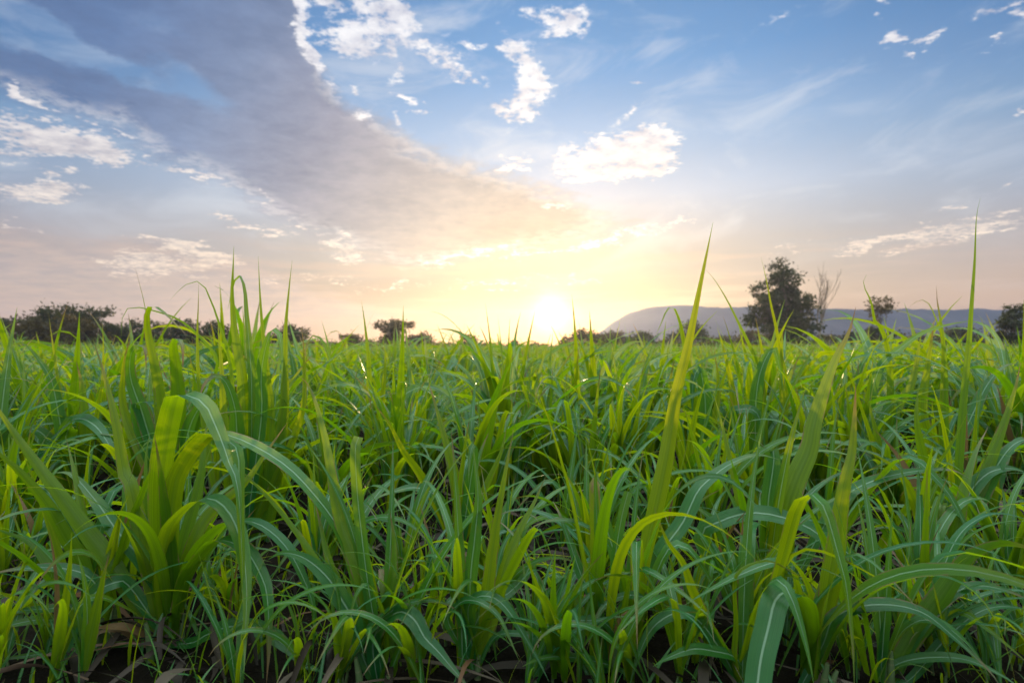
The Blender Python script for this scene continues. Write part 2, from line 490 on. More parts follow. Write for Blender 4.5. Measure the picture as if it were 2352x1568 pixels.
def foliage_material(name, a, b, tc_):
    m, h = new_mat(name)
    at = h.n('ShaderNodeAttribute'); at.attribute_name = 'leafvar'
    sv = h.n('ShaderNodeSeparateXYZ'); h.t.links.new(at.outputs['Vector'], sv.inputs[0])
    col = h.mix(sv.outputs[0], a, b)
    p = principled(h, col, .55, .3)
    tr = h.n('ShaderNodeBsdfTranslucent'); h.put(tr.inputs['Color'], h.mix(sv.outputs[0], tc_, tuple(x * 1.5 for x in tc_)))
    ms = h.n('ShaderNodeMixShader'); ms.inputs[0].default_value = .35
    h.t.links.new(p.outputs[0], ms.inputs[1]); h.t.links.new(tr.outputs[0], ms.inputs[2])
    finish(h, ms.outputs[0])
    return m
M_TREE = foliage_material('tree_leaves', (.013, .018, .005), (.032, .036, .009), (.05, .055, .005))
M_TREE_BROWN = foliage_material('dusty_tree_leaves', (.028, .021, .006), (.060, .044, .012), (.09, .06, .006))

def bark_material():
    m, h = new_mat('bark')
    obj = h.n('ShaderNodeTexCoord').outputs['Object']
    ns = h.noise(h.vm('MULTIPLY', obj, (1, 1, .25)), 6.0, 5.0, .65)
    finish(h, principled(h, h.mix(ns, (.035, .024, .016), (.12, .085, .06)), .85).outputs[0])
    return m
M_BARK = bark_material()

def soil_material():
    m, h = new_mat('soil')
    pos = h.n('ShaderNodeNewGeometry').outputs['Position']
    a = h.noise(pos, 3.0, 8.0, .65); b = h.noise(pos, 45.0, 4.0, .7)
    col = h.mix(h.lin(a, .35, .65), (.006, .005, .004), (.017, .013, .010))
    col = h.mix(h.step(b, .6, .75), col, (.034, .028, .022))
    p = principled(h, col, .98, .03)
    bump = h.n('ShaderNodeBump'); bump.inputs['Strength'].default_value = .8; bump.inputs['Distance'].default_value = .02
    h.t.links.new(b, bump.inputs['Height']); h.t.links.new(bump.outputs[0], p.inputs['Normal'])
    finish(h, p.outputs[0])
    return m

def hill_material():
    m, h = new_mat('haze_tinted_wooded_slope')
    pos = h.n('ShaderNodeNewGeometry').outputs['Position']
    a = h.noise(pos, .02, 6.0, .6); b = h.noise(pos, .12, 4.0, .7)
    col = h.mix(h.lin(a, .35, .65), (.014, .016, .032), (.050, .046, .066))  # woodland tones with the blue of distant air put into the base colour
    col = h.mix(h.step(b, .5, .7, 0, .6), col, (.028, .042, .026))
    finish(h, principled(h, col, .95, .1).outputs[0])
    return m

# ------------------------------------------------------------------ ground: one sheet to the horizon
def grid_sheet(name, xs, ys, zf, mat):
    X, Y = np.meshgrid(xs, ys)
    V = np.stack([X, Y, zf(X, Y)], -1).reshape(-1, 3)
    nx, ny = len(xs), len(ys)
    i = (np.arange(ny - 1)[:, None] * nx + np.arange(nx - 1)[None]).ravel()
    F = np.stack([i, i + 1, i + 1 + nx, i + nx], -1)
    return mesh_obj(name, make_mesh(name, V, F, mat=mat))

def sgrid(near, far, n):
    t = np.linspace(-1, 1, n)
    return np.sign(t) * (near * np.abs(t) + (far - near) * np.abs(t) ** 5)

def ground_z(X, Y):
    near = np.exp(-(X ** 2 + Y ** 2) / 900.0)
    return near * (0.012 * np.sin(X * 3.1 + 1) * np.cos(Y * 4.3) + 0.008 * np.sin(X * 9 + Y * 7.0))
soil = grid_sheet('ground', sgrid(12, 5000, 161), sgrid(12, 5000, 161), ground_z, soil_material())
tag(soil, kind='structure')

# ------------------------------------------------------------------ far table-topped hill
def px(X, Y, D):
    return ((X - CX) / FPX * D, D, EYE + (HOR - Y) / FPX * D)

def build_hill():
    D = 760.0
    prof = [(1290, 800), (1340, 782), (1375, 756), (1405, 732), (1440, 712), (1470, 704), (1510, 702), (1560, 701), (1610, 704), (1660, 705), (1720, 706), (1800, 708), (1880, 709), (1960, 710),
            (2050, 708), (2120, 711), (2200, 709), (2300, 713), (2400, 712), (2600, 715), (2900, 722), (3300, 740), (3800, 775), (4100, 800)]
    xs_px = np.linspace(1290, 4100, 240)
    top = np.interp(xs_px, [p[0] for p in prof], [p[1] for p in prof])
    rng = np.random.default_rng(5)
    nz = np.interp(np.arange(240), np.arange(0, 240, 3), rng.normal(0, 1, 80)) + .6 * rng.normal(0, 1, 240)
    top = top + nz * 1.1
    xr = (xs_px - CX) / FPX * D
    hr = np.maximum((HOR - top) / FPX * D + EYE, 0) * .955
    rows = []
    tt = np.linspace(-1, 1, 25)
    for t in tt:
        k = np.clip(1 - abs(t), 0, 1)
        prf = np.clip(k * 1.35, 0, 1) ** .8
        wob = 1 + (.16 * np.sin(xr * .045 + 2 * np.sin(t * 4)) + .10 * np.sin(xr * .11 + t * 7) + .06 * np.sin(xr * .27 - t * 9)) * (1 - prf)
        rows.append(np.stack([xr + 10 * np.sin(t * 3 + xr * .01), np.full_like(xr, D) + t * 150 + 0 * xr, hr * prf * wob - 0.5], -1))
    V = np.concatenate(rows)
    nx = 240
    i = (np.arange(len(tt) - 1)[:, None] * nx + np.arange(nx - 1)[None]).ravel()
    F = np.stack([i, i + 1, i + 1 + nx, i + nx], -1)
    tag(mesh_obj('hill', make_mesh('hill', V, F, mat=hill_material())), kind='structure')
build_hill()

# ------------------------------------------------------------------ tubes and leaf ribbons
def norm(a):
    return a / np.maximum(np.linalg.norm(a, axis=-1, keepdims=True), 1e-9)

def tube(P, rad, nsid=7):
    P = np.asarray(P, float); rad = np.broadcast_to(rad, (len(P),))
    T = norm(np.gradient(P, axis=0))
    ref = np.array([1.0, 0.13, 0.0]) if abs(T[0][0]) < .9 else np.array([0, 1.0, 0])
    A = norm(np.cross(T, ref)); B = np.cross(T, A)
    ang = np.arange(nsid) / nsid * 2 * np.pi
    V = P[:, None] + rad[:, None, None] * (np.cos(ang)[None, :, None] * A[:, None] + np.sin(ang)[None, :, None] * B[:, None])
    n = len(P)
    i, j = np.meshgrid(np.arange(n - 1), np.arange(nsid), indexing='ij')
    a = i * nsid + j; b = i * nsid + (j + 1) % nsid
    F = np.stack([a, b, b + nsid, a + nsid], -1).reshape(-1, 4)
    UV = np.stack(np.meshgrid(np.arange(n) / max(n - 1, 1), ang / (2 * np.pi), indexing='ij')[::-1], -1).reshape(-1, 2)
    return V.reshape(-1, 3), F, UV

class Bag:
    """collects pieces into one mesh"""
    def __init__(s): s.V, s.F, s.U, s.A, s.n = [], [], [], [], 0
    def add(s, V, F, U=None, A=None):
        s.V.append(V); s.F.append(np.asarray(F) + s.n); s.n += len(V)
        s.U.append(U if U is not None else np.zeros((len(V), 2)))
        s.A.append(np.broadcast_to(A if A is not None else (0.5, 0, 0.5), (len(V), 3)))
    def arrays(s): return np.concatenate(s.V), np.concatenate(s.F), np.concatenate(s.U), np.concatenate(s.A)
    def mesh(s, name, mat): V, F, U, A = s.arrays(); return make_mesh(name, V, F, U, A, mat)

def width_profile(t, kind='blade', tp=.36):
    if kind == 'cut':
        return np.clip(.55 + 1.2 * t, 0, 1) * (1 - .25 * t)
    rise = .45 + .55 * np.clip(t / .33, 0, 1) ** .8
    q = np.clip((t - tp) / (1 - tp), 0, 1)
    fall = (1 - q) ** 1.12 * (1 + .35 * q)
    return np.maximum(rise * fall, 0.012)

def ribbon(P, W, N, wid, ncol=3, fold=.16, wave=0.0, rng=None):
    """leaf blade: P (n,3) midrib, W across, N towards the upper side, wid (n,) full width"""
    n = len(P)
    c = np.linspace(-1, 1, ncol)
    off = fold * np.abs(c)
    V = P[:, None] + wid[:, None, None] * .5 * (c[None, :, None] * W[:, None] + off[None, :, None] * N[:, None])
    if wave and rng is not None:
        t = np.linspace(0, 1, n)
        for side in (0, ncol - 1):
            ph = rng.uniform(0, 6.28, 2)
            amp = wave * wid * (np.sin(t * rng.uniform(16, 30) + ph[0]) + .6 * np.sin(t * rng.uniform(34, 60) + ph[1]))
            V[:, side] += amp[:, None] * N
    U = np.stack([np.broadcast_to((c + 1) / 2, (n, ncol)), np.broadcast_to(np.linspace(0, 1, n)[:, None], (n, ncol))], -1).reshape(-1, 2)
    i, j = np.meshgrid(np.arange(n - 1), np.arange(ncol - 1), indexing='ij')
    a = i * ncol + j
    F = np.stack([a, a + 1, a + 1 + ncol, a + ncol], -1).reshape(-1, 4)
    return V.reshape(-1, 3), F, U

def leaf_path(rng, L, th0, azm, bend, pw=1.7, kink=0.0, ks=.6, n=16, drift=0.0):
    t = np.linspace(0, 1, n)
    th = th0 + bend * t ** pw + kink / (1 + np.exp(-(t - ks) / .025))
    th = np.minimum(th, 3.0)
    a = azm + drift * t
    d = np.stack([np.sin(th) * np.cos(a), np.sin(th) * np.sin(a), np.cos(th)], -1)
    seg = L / (n - 1)
    P = np.concatenate([[[0, 0, 0]], np.cumsum((d[1:] + d[:-1]) * .5 * seg, 0)])
    T = norm(np.gradient(P, axis=0))
    W = np.stack([np.sin(a), -np.cos(a), np.zeros(n)], -1)
    W = norm(W - T * np.sum(W * T, -1, keepdims=True))
    return P, T, W

def twist(T, W, ang):
    ang = np.broadcast_to(ang, (len(T),))[:, None]
    B = np.cross(W, T)
    W2 = norm(np.cos(ang) * W + np.sin(ang) * B)
    return W2, np.cross(W2, T)

def random_leaf(rng, scale=1.0, n=16, ncol=3, kindp=None):
    k = rng.choice(3, p=kindp or [.32, .50, .18])
    azm = rng.uniform(0, 2 * math.pi)
    if k == 0:
        L = rng.uniform(.52, .88); path = leaf_path(rng, L, rng.uniform(.03, .28), azm, rng.uniform(.1, .7), 1.8, n=n, drift=rng.normal(0, .3))
    elif k == 1:
        L = rng.uniform(.72, 1.08); path = leaf_path(rng, L, rng.uniform(.10, .45), azm, rng.uniform(1.3, 2.4), rng.uniform(1.5, 2.4), n=n, drift=rng.normal(0, .35))
    else:
        L = rng.uniform(.60, .95); path = leaf_path(rng, L, rng.uniform(.05, .35), azm, rng.uniform(.3, .8), 1.6, rng.uniform(1.2, 2.1), rng.uniform(.42, .72), n=n, drift=rng.normal(0, .2))
    P, T, W = path
    W, N = twist(T, W, rng.normal(0, .35) + rng.normal(0, .7) * np.linspace(0, 1, n))
    wid = width_profile(np.linspace(0, 1, n)) * rng.uniform(.032, .058)
    V, F, U = ribbon(P * scale, W, N, wid * scale, ncol, rng.uniform(.05, .3), .03 if ncol > 2 and n > 10 else 0, rng)
    A = (rng.uniform(), rng.uniform(0, .92) if rng.uniform() > .004 else 1.0, rng.uniform())
    return V, F, U, A

def plant_pieces(rng, n=16, ncol=3, leaves=16, stalks=3, kindp=None):
    """[(name, V, F, U, A)] of one clump about the origin"""
    out = []
    offs = [(rng.normal(0, .035), rng.normal(0, .035)) for _ in range(stalks)]
    tops = []
    for (x, y) in offs:
        h = rng.uniform(.03, .11)
        lean = rng.normal(0, .12, 2)
        P = np.array([[x, y, -.03], [x + lean[0] * h * .4, y + lean[1] * h * .4, h * .5], [x + lean[0] * h, y + lean[1] * h, h]])
        V, F, U = tube(P, [.008, .0075, .004], 7)
        out.append(('stalk', V, F, U, (rng.uniform(), 0, rng.uniform())))
        tops.append(P[-1])
    for i in range(leaves):
        V, F, U, A = random_leaf(rng, rng.uniform(.85, 1.08), n, ncol, kindp)
        b = tops[i % stalks] * 1.0
        b = b - np.array([0, 0, rng.uniform(0, .6) * max(b[2], 0)])
        out.append(('leaf', V + b, F, U, A))
    return out

# ------------------------------------------------------------------ trees
def leaf_quads(rng, C, size, var):
    """C (n,3) leaf-clump centres -> randomly turned diamond leaves"""
    n = len(C)
    a = norm(rng.normal(size=(n, 3))); b = norm(np.cross(a, rng.normal(size=(n, 3))))
    s = size * rng.uniform(.6, 1.35, (n, 1))
    V = np.stack([C - a * s, C + b * s * .45, C + a * s, C - b * s * .45], 1).reshape(-1, 3)
    F = np.arange(4 * n).reshape(n, 4)
    A = np.repeat(np.stack([np.clip(var + rng.normal(0, .15, n), 0, 1), np.zeros(n), rng.uniform(size=n)], -1), 4, 0)
    return V, F, A

def build_tree(seed, x, top, half_w, D, lobes, name, label, cat, mat, leaf=.22, clumps=60, per=46, trunk_r=.16, group=None, spread=.55, hollow=.55):
    """lobes: (cx, cy, rx, ry) in crown units: cx -1..1 across, cy 0 (ground) .. 1 (top)"""
    rng = np.random.default_rng(seed)
    bx, by, _ = px(x, HOR, D)
    H = EYE + (HOR - top) / FPX * D
    Wm = half_w / FPX * D
    root = empty(name, (bx, by, 0))
    tag(root, label, cat, group)
    crown, wood = Bag(), Bag()
    fork = H * .28
    tr = np.array([[0, 0, -.3], [rng.normal(0, .1), rng.normal(0, .1), fork * .5], [rng.normal(0, .15), rng.normal(0, .15), fork]])
    wood.add(*tube(tr, [trunk_r * 1.4, trunk_r * 1.05, trunk_r * .9], 9))
    sz, sx = .97 / max(l[1] + l[3] * .92 for l in lobes), 1.0 / max(abs(l[0]) + l[2] * .9 for l in lobes)
    lobes = [(l[0] * sx, l[1] * sz, l[2] * sx, l[3] * sz) for l in lobes]
    tot = sum(l[2] * l[3] for l in lobes)
    for (cx, cy, rx, ry) in lobes:
        c = np.array([cx * Wm, rng.normal(0, .25) * Wm, cy * H])
        r = np.array([rx * Wm, max(rx * Wm * .85, .4), ry * H])
        k = max(4, int(clumps * rx * ry / tot))
        u = norm(rng.normal(size=(k, 3))) * (rng.uniform(hollow ** 3, 1, (k, 1)) ** (1 / 3))
        cc = c + u * r
        tip = c - np.array([0, 0, r[2] * .25])
        mid = (tr[-1] + tip) * .5 + np.array([rng.normal(0, .1) * Wm, rng.normal(0, .1) * Wm, -.03 * H])
        wood.add(*tube([tr[-1], mid, tip], [trunk_r * .7, trunk_r * .5, trunk_r * .3], 6))
        for q in cc[::2]:
            m2 = (tip + q) * .5 + rng.normal(0, .06, 3) * Wm
            wood.add(*tube([tip, m2, q], [trunk_r * .26, trunk_r * .16, trunk_r * .06], 4))
        for q in cc:
            m = int(per * rng.uniform(.6, 1.4))
            s = spread * min(1.0, np.mean(r) * .9)
            pts = q + rng.normal(size=(m, 3)) * np.array([s, s, s * .62]) * rng.uniform(.6, 1.2)
            pts[:, 2] = np.maximum(pts[:, 2], .05)
            V, F, A = leaf_quads(rng, pts, leaf, rng.uniform(.1, .9))
            crown.add(V, F, None, A)
    mesh_obj('trunk', wood.mesh('trunk', M_BARK), root)
    mesh_obj('crown', crown.mesh('crown', mat), root)
    return root

ROUND = [(0, .62, .75, .34), (-.5, .5, .5, .3), (.5, .52, .5, .3), (0, .35, .8, .3), (.1, .8, .4, .18)]
BUSHY = [(-.55, .42, .5, .4), (0, .5, .6, .45), (.55, .42, .5, .4), (0, .2, .95, .22), (-.2, .78, .35, .2), (.35, .72, .35, .2)]
AIRY = [(-.4, .82, .45, .14), (.35, .86, .5, .12), (0, .7, .5, .16), (-.1, .45, .5, .3), (.5, .62, .3, .14)]
TREES = [
    # seed, x, top, half width px, distance, lobes, label, material
    (1, 4, 726, 34, 72, BUSHY, 'dark leafy tree cut off by the frame edge, first in the tree line', M_TREE, {}),
    (2, 86, 702, 44, 76, ROUND, 'tall round-headed dark tree rising over the left tree line', M_TREE, dict(clumps=70)),
    (3, 138, 716, 34, 80, ROUND, 'middle tree of the left tree line, between the round-headed and the feathery one', M_TREE, {}),
    (4, 196, 697, 40, 74, AIRY, 'feathery thin-topped tree at the end of the left tree line', M_TREE, dict(clumps=52, spread=.5)),
    (5, 62, 728, 66, 66, BUSHY, 'low brownish bush under the round-headed tree on the far left', M_TREE_BROWN, {}),
    (6, 168, 724, 70, 66, BUSHY, 'wide brownish bush under the feathery-topped tree on the left', M_TREE_BROWN, dict(clumps=80)),
    (7, 252, 738, 44, 78, BUSHY, 'low dark bush sloping down from the left tree line', M_TREE, {}),
    (8, 318, 738, 40, 84, ROUND, 'small dark tree behind the bent-over tall cane leaf', M_TREE, {}),
    (9, 372, 732, 40, 88, BUSHY, 'dark tree behind the thin drooping blade, right of the bent cane leaf', M_TREE, {}),
    (10, 428, 729, 30, 84, ROUND, 'rounded tree just left of the tall spear-leaved cane', M_TREE, {}),
    (11, 495, 738, 34, 82, ROUND, 'dark tree half hidden by the tall spear-leaved cane', M_TREE, {}),
    (12, 668, 745, 40, 84, ROUND, 'round dark tree immediately right of the tall spear-leaved cane', M_TREE, {}),
    (13, 590, 768, 60, 90, BUSHY, 'low dark bush behind the tall spear-leaved cane', M_TREE, {}),
    (14, 748, 786, 34, 95, BUSHY, 'very low bush between the round dark tree and the umbrella tree', M_TREE_BROWN, {}),
    (15, 806, 768, 26, 95, AIRY, 'small thin tree a little left of the umbrella tree', M_TREE_BROWN, dict(clumps=34)),
    (16, 905, 734, 44, 92, [(-.35, .84, .5, .11), (.35, .86, .55, .10), (0, .93, .5, .07), (-.15, .55, .42, .3), (-.3, .25, .5, .25), (.15, .68, .3, .2)], 'umbrella-shaped tree with a flat spreading crown left of the sun', M_TREE_BROWN, dict(clumps=80, spread=.5)),
    (17, 966, 764, 32, 92, ROUND, 'smaller bushy tree touching the right side of the umbrella tree', M_TREE_BROWN, {}),
    (18, 1075, 768, 21, 100, ROUND, 'lone small round tree halfway between umbrella tree and sun', M_TREE_BROWN, dict(clumps=36)),
    (19, 1150, 786, 14, 110, ROUND, 'tiny bush just left below the sun', M_TREE_BROWN, dict(clumps=14)),
    (20, 1183, 782, 14, 110, ROUND, 'tiny bush directly below the sun', M_TREE_BROWN, dict(clumps=14)),
    (21, 1020, 789, 36, 105, BUSHY, 'flat low scrub between the umbrella tree and the lone round tree', M_TREE_BROWN, dict(clumps=30)),
    (22, 1342, 757, 46, 100, BUSHY, 'wide low tree right of the sun at the foot of the hill', M_TREE_BROWN, dict(clumps=80)),
    (23, 1408, 758, 34, 102, ROUND, 'right-hand half of the wide low tree pair right of the sun', M_TREE_BROWN, {}),
    (24, 1475, 762, 32, 100, ROUND, 'dome-shaped bush in front of the steep end of the hill', M_TREE, {}),
    (25, 1582, 741, 44, 88, ROUND, 'rounded tree behind the tallest cane spear', M_TREE, {}),
    (26, 1680, 768, 44, 92, BUSHY, 'low reddish brown scrub left of the biggest tree', M_TREE_BROWN, dict(clumps=44)),
    (27, 1794, 594, 80, 72, [(.12, .88, .32, .14), (-.06, .78, .38, .15), (.28, .76, .32, .15), (.40, .60, .44, .15), (.55, .48, .38, .14), (-.36, .66, .32, .15), (-.46, .52, .42, .16), (-.05, .56, .46, .15), (-.60, .40, .36, .13),
                                       (.10, .40, .6, .15), (.45, .34, .45, .14), (-.80, .33, .20, .07), (0, .22, .78, .16), (.2, .12, .8, .12)],
     'biggest tree, tall and dark with sky showing through its crown', M_TREE, dict(clumps=240, per=64, leaf=.20, trunk_r=.26, spread=.42, hollow=.2)),
    (29, 1965, 765, 40, 84, BUSHY, 'low dark bush right of the bare tree', M_TREE, {}),
    (30, 2018, 752, 52, 80, BUSHY, 'wide dark bush below the thin see-through tree', M_TREE, dict(clumps=70)),
    (31, 2026, 679, 30, 78, [(0, .85, .6, .10), (-.4, .72, .5, .10), (.45, .74, .5, .10), (0, .62, .4, .12)], 'thin see-through tree standing over the wide dark bush on the right', M_TREE_BROWN, dict(clumps=34, per=22, trunk_r=.09, spread=.5)),
    (32, 2105, 768, 38, 90, ROUND, 'small pale bush between the wide dark bush and the right-hand bushes', M_TREE_BROWN, dict(clumps=30)),
    (33, 2200, 752, 54, 84, BUSHY, 'dark spreading bush beside the tall thin spear on the right', M_TREE, {}),
    (34, 2326, 697, 42, 62, [(.2, .85, .5, .14), (.5, .7, .5, .2), (-.3, .66, .5, .14), (-.55, .45, .45, .2), (.2, .4, .8, .3)], 'last tree on the right, cut off by the frame edge', M_TREE, dict(clumps=70, spread=.4, leaf=.18)),
    (41, 560, 778, 44, 96, BUSHY, 'low scrub in the gap behind the fan of spears', M_TREE_BROWN, dict(clumps=40)),
    (42, 712, 782, 30, 96, BUSHY, 'flat low scrub just right of the round dark tree', M_TREE_BROWN, dict(clumps=26)),
    (43, 780, 787, 34, 100, BUSHY, 'flat low scrub under the small thin tree', M_TREE_BROWN, dict(clumps=26)),
    (44, 850, 784, 34, 98, BUSHY, 'low scrub between the small thin tree and the umbrella tree', M_TREE_BROWN, dict(clumps=26)),
    (45, 1112, 790, 34, 112, BUSHY, 'faint flat scrub between the lone round tree and the sun', M_TREE_BROWN, dict(clumps=22)),
    (46, 1236, 790, 40, 118, BUSHY, 'faint flat scrub right under the sun disc', M_TREE_BROWN, dict(clumps=22)),
    (47, 1300, 780, 26, 112, BUSHY, 'low rounded scrub between the sun and the wide low tree', M_TREE_BROWN, dict(clumps=22)),
    (48, 1528, 778, 28, 104, BUSHY, 'low scrub between the dome-shaped bush and the rounded tree', M_TREE_BROWN, dict(clumps=24)),
    (49, 1632, 776, 26, 98, BUSHY, 'low scrub just right of the rounded tree behind the spear', M_TREE_BROWN, dict(clumps=24)),
    (50, 1725, 760, 34, 88, BUSHY, 'leafy bush at the left foot of the biggest tree', M_TREE_BROWN, dict(clumps=36)),
    (51, 1905, 768, 40, 90, BUSHY, 'leafy bush at the foot of the bare tree', M_TREE_BROWN, dict(clumps=36)),
    (52, 2152, 772, 34, 92, BUSHY, 'low scrub left of the dark spreading bush', M_TREE_BROWN, dict(clumps=26)),
    (53, 2262, 770, 36, 92, BUSHY, 'low scrub between the dark spreading bush and the last tree', M_TREE_BROWN, dict(clumps=26)),
    (54, 290, 756, 40, 90, BUSHY, 'low scrub joining the left tree line to the small dark tree', M_TREE_BROWN, dict(clumps=40)),
    (55, 460, 762, 36, 92, BUSHY, 'low scrub right of the rounded tree beside the fan of spears', M_TREE_BROWN, dict(clumps=34)),
]
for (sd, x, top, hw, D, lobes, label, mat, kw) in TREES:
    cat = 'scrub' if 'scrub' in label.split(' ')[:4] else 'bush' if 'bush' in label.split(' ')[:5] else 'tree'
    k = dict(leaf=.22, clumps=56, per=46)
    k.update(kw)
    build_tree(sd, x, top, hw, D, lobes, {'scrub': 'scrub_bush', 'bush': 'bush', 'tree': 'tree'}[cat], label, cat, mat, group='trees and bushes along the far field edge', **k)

def bare_tree():
    rng = np.random.default_rng(28)
    D = 74.0
    bx, by, _ = px(1888, HOR, D)
    H = EYE + (HOR - 634) / FPX * D
    root = tag(empty('bare_tree', (bx, by, 0)), 'leafless pale tree with upright twigs beside the biggest tree', 'tree', 'trees and bushes along the far field edge')
    wood, twig = Bag(), Bag()
    def grow(p, d, L, r, lv):
        n = 5
        pts = [p]
        for i in range(n):
            d = norm(d + rng.normal(0, .10, 3) + np.array([0, 0, .07]))
            pts.append(pts[-1] + d * L / n)
        (wood if lv < 2 else twig).add(*tube(pts, np.linspace(r, r * .5, n + 1), 5))
        if lv < 4:
            for i in range({0: 7, 1: 5, 2: 4, 3: 3}[lv]):
                q = pts[rng.integers(2 if lv else 1, n + 1)]
                a = rng.uniform(0, 6.28); s = rng.uniform(.10, .30)
                nd = norm(d + s * np.array([math.cos(a), math.sin(a), .2]) + np.array([0, 0, .35]))
                grow(q, nd, L * rng.uniform(.45, .68), r * .5, lv + 1)
    grow(np.array([0, 0, -.2]), np.array([0, 0, 1.0]), H * .5, .13, 0)
    m, h = new_mat('bleached_bark')
    finish(h, principled(h, h.mix(h.noise(h.n('ShaderNodeTexCoord').outputs['Object'], 3.0), (.16, .11, .08), (.30, .22, .17)), .8).outputs[0])
    mesh_obj('trunk', wood.mesh('trunk', m), root)
    mesh_obj('twigs', twig.mesh('twigs', m), root)
bare_tree()

# ------------------------------------------------------------------ sugarcane in front: each blade follows its own curve in space
def smooth_path(C, n):
    """Catmull-Rom through the points C (k,3), evenly spaced by length"""
    C = np.asarray(C, float)
    C = np.concatenate([[2 * C[0] - C[1]], C, [2 * C[-1] - C[-2]]])
    out = []
    for i in range(1, len(C) - 2):
        t = np.linspace(0, 1, 12, endpoint=False)[:, None]
        p0, p1, p2, p3 = C[i - 1], C[i], C[i + 1], C[i + 2]
        out.append(.5 * ((2 * p1) + (p2 - p0) * t + (2 * p0 - 5 * p1 + 4 * p2 - p3) * t ** 2 + (3 * p1 - p0 - 3 * p2 + p3) * t ** 3))
    out.append(C[-2][None])
    P = np.concatenate(out)
    s = np.concatenate([[0], np.cumsum(np.linalg.norm(np.diff(P, axis=0), axis=1))])
    q = np.linspace(0, s[-1], n)
    return np.stack([np.interp(q, s, P[:, k]) for k in range(3)], -1)

def blade(rng, mode, wpx, dY, pts, base, Y0, dry=None, r1=None, tp=None):
    pts = list(pts)
    if math.hypot(pts[0][0] - base[0], pts[0][1] - base[1]) > 45 and base[1] > pts[0][1] + 10:
        pts = [base] + pts
    n = 30
    k = np.linspace(0, 1, len(pts))
    C = np.array([px(x, y, Y0 + dY * t ** 1.4 + .02) for (x, y), t in zip(pts, k)])
    C[:, 2] = np.maximum(C[:, 2], .006)
    P = smooth_path(C, n)
    T = norm(np.gradient(P, axis=0))
    t = np.linspace(0, 1, n)
    if mode[0] == 'f':
        d = P[-1] - P[0]
        d = norm(np.array([d[0], d[1], 0.0]))
        W = np.broadcast_to(np.array([d[1], -d[0], 0.0]), (n, 3))
        W = norm(W - T * np.sum(W * T, -1, keepdims=True))
        W, N = twist(T, W, rng.normal(0, .12) + rng.normal(0, .2) * t)
    else:
        V = norm(P - np.array([0, 0, EYE]))
        rx = rng.normal(0, .35)
        s = 1.0 if mode[0] == 's' else -1.0
        N0 = norm(s * V * .85 + np.array([rx, 0, .32 if s > 0 else .62]))
        W = norm(np.cross(T, N0))
        W, N = twist(T, W, rng.normal(0, .25) * t)
    wid = width_profile(t, 'cut' if 'c' in mode else 'blade', tp or (.36 if mode[0] == 's' else .55)) * wpx / FPX * Y0 * 1.08
    Vv, F, U = ribbon(P, W, N, wid, 5, rng.uniform(.10, .24), .022, rng)
    if 'c' in mode:                       # the end is bent sharply over and away
        pass
    A = (rng.uniform() if r1 is None else r1, rng.uniform(0, .9) if dry is None else dry, rng.uniform())
    return Vv, F, U, A

def hero_plant(seed, base, label, leaves, group=None, filler=6, stalks=2, Y=None):
    rng = np.random.default_rng(seed)
    Y0 = Y or EYE * FPX / (base[1] - HOR)
    bx, by, bz = px(base[0], base[1], Y0)
    if Y: bz = 0.0
    root = tag(empty('sugarcane_plant', (bx, by, 0)), label, 'sugarcane plant', group)
    org = np.array([bx, by, 0.0])
    for i in range(stalks):
        o = rng.normal(0, .022, 2); h = rng.uniform(.05, .11)
        P = np.array([[o[0], o[1], -.03], [o[0] * 1.1, o[1] * 1.1, h * .5], [o[0] * 1.3, o[1] * 1.3, h]])
        V, F, U = tube(P, [.0085, .008, .004], 9)
        mesh_obj('stalk', make_mesh('stalk', V, F, U, np.broadcast_to((rng.uniform(), 0, rng.uniform()), (len(V), 3)), M_STALK), root)
    for spec in leaves:
        mode, wpx, dY, pts = spec[:4]
        kw = spec[4] if len(spec) > 4 else {}
        yy = Y0 + kw.pop('oy', 0.0) if 'oy' in kw else Y0
        V, F, U, A = blade(rng, mode, wpx, dY, pts, base, yy, **kw)
        mesh_obj('leaf', make_mesh('leaf', V - org, F, U, np.broadcast_to(A, (len(V), 3)), M_LEAF), root)
    for i in range(filler):
        V, F, U, A = random_leaf(rng, rng.uniform(.6, .85), 18, 3, [.45, .35, .2])
        V = V + np.array([rng.normal(0, .02), rng.uniform(0, .05), .02])
        mesh_obj('leaf', make_mesh('leaf', V, F, U, np.broadcast_to(A, (len(V), 3)), M_LEAF), root)
    return root

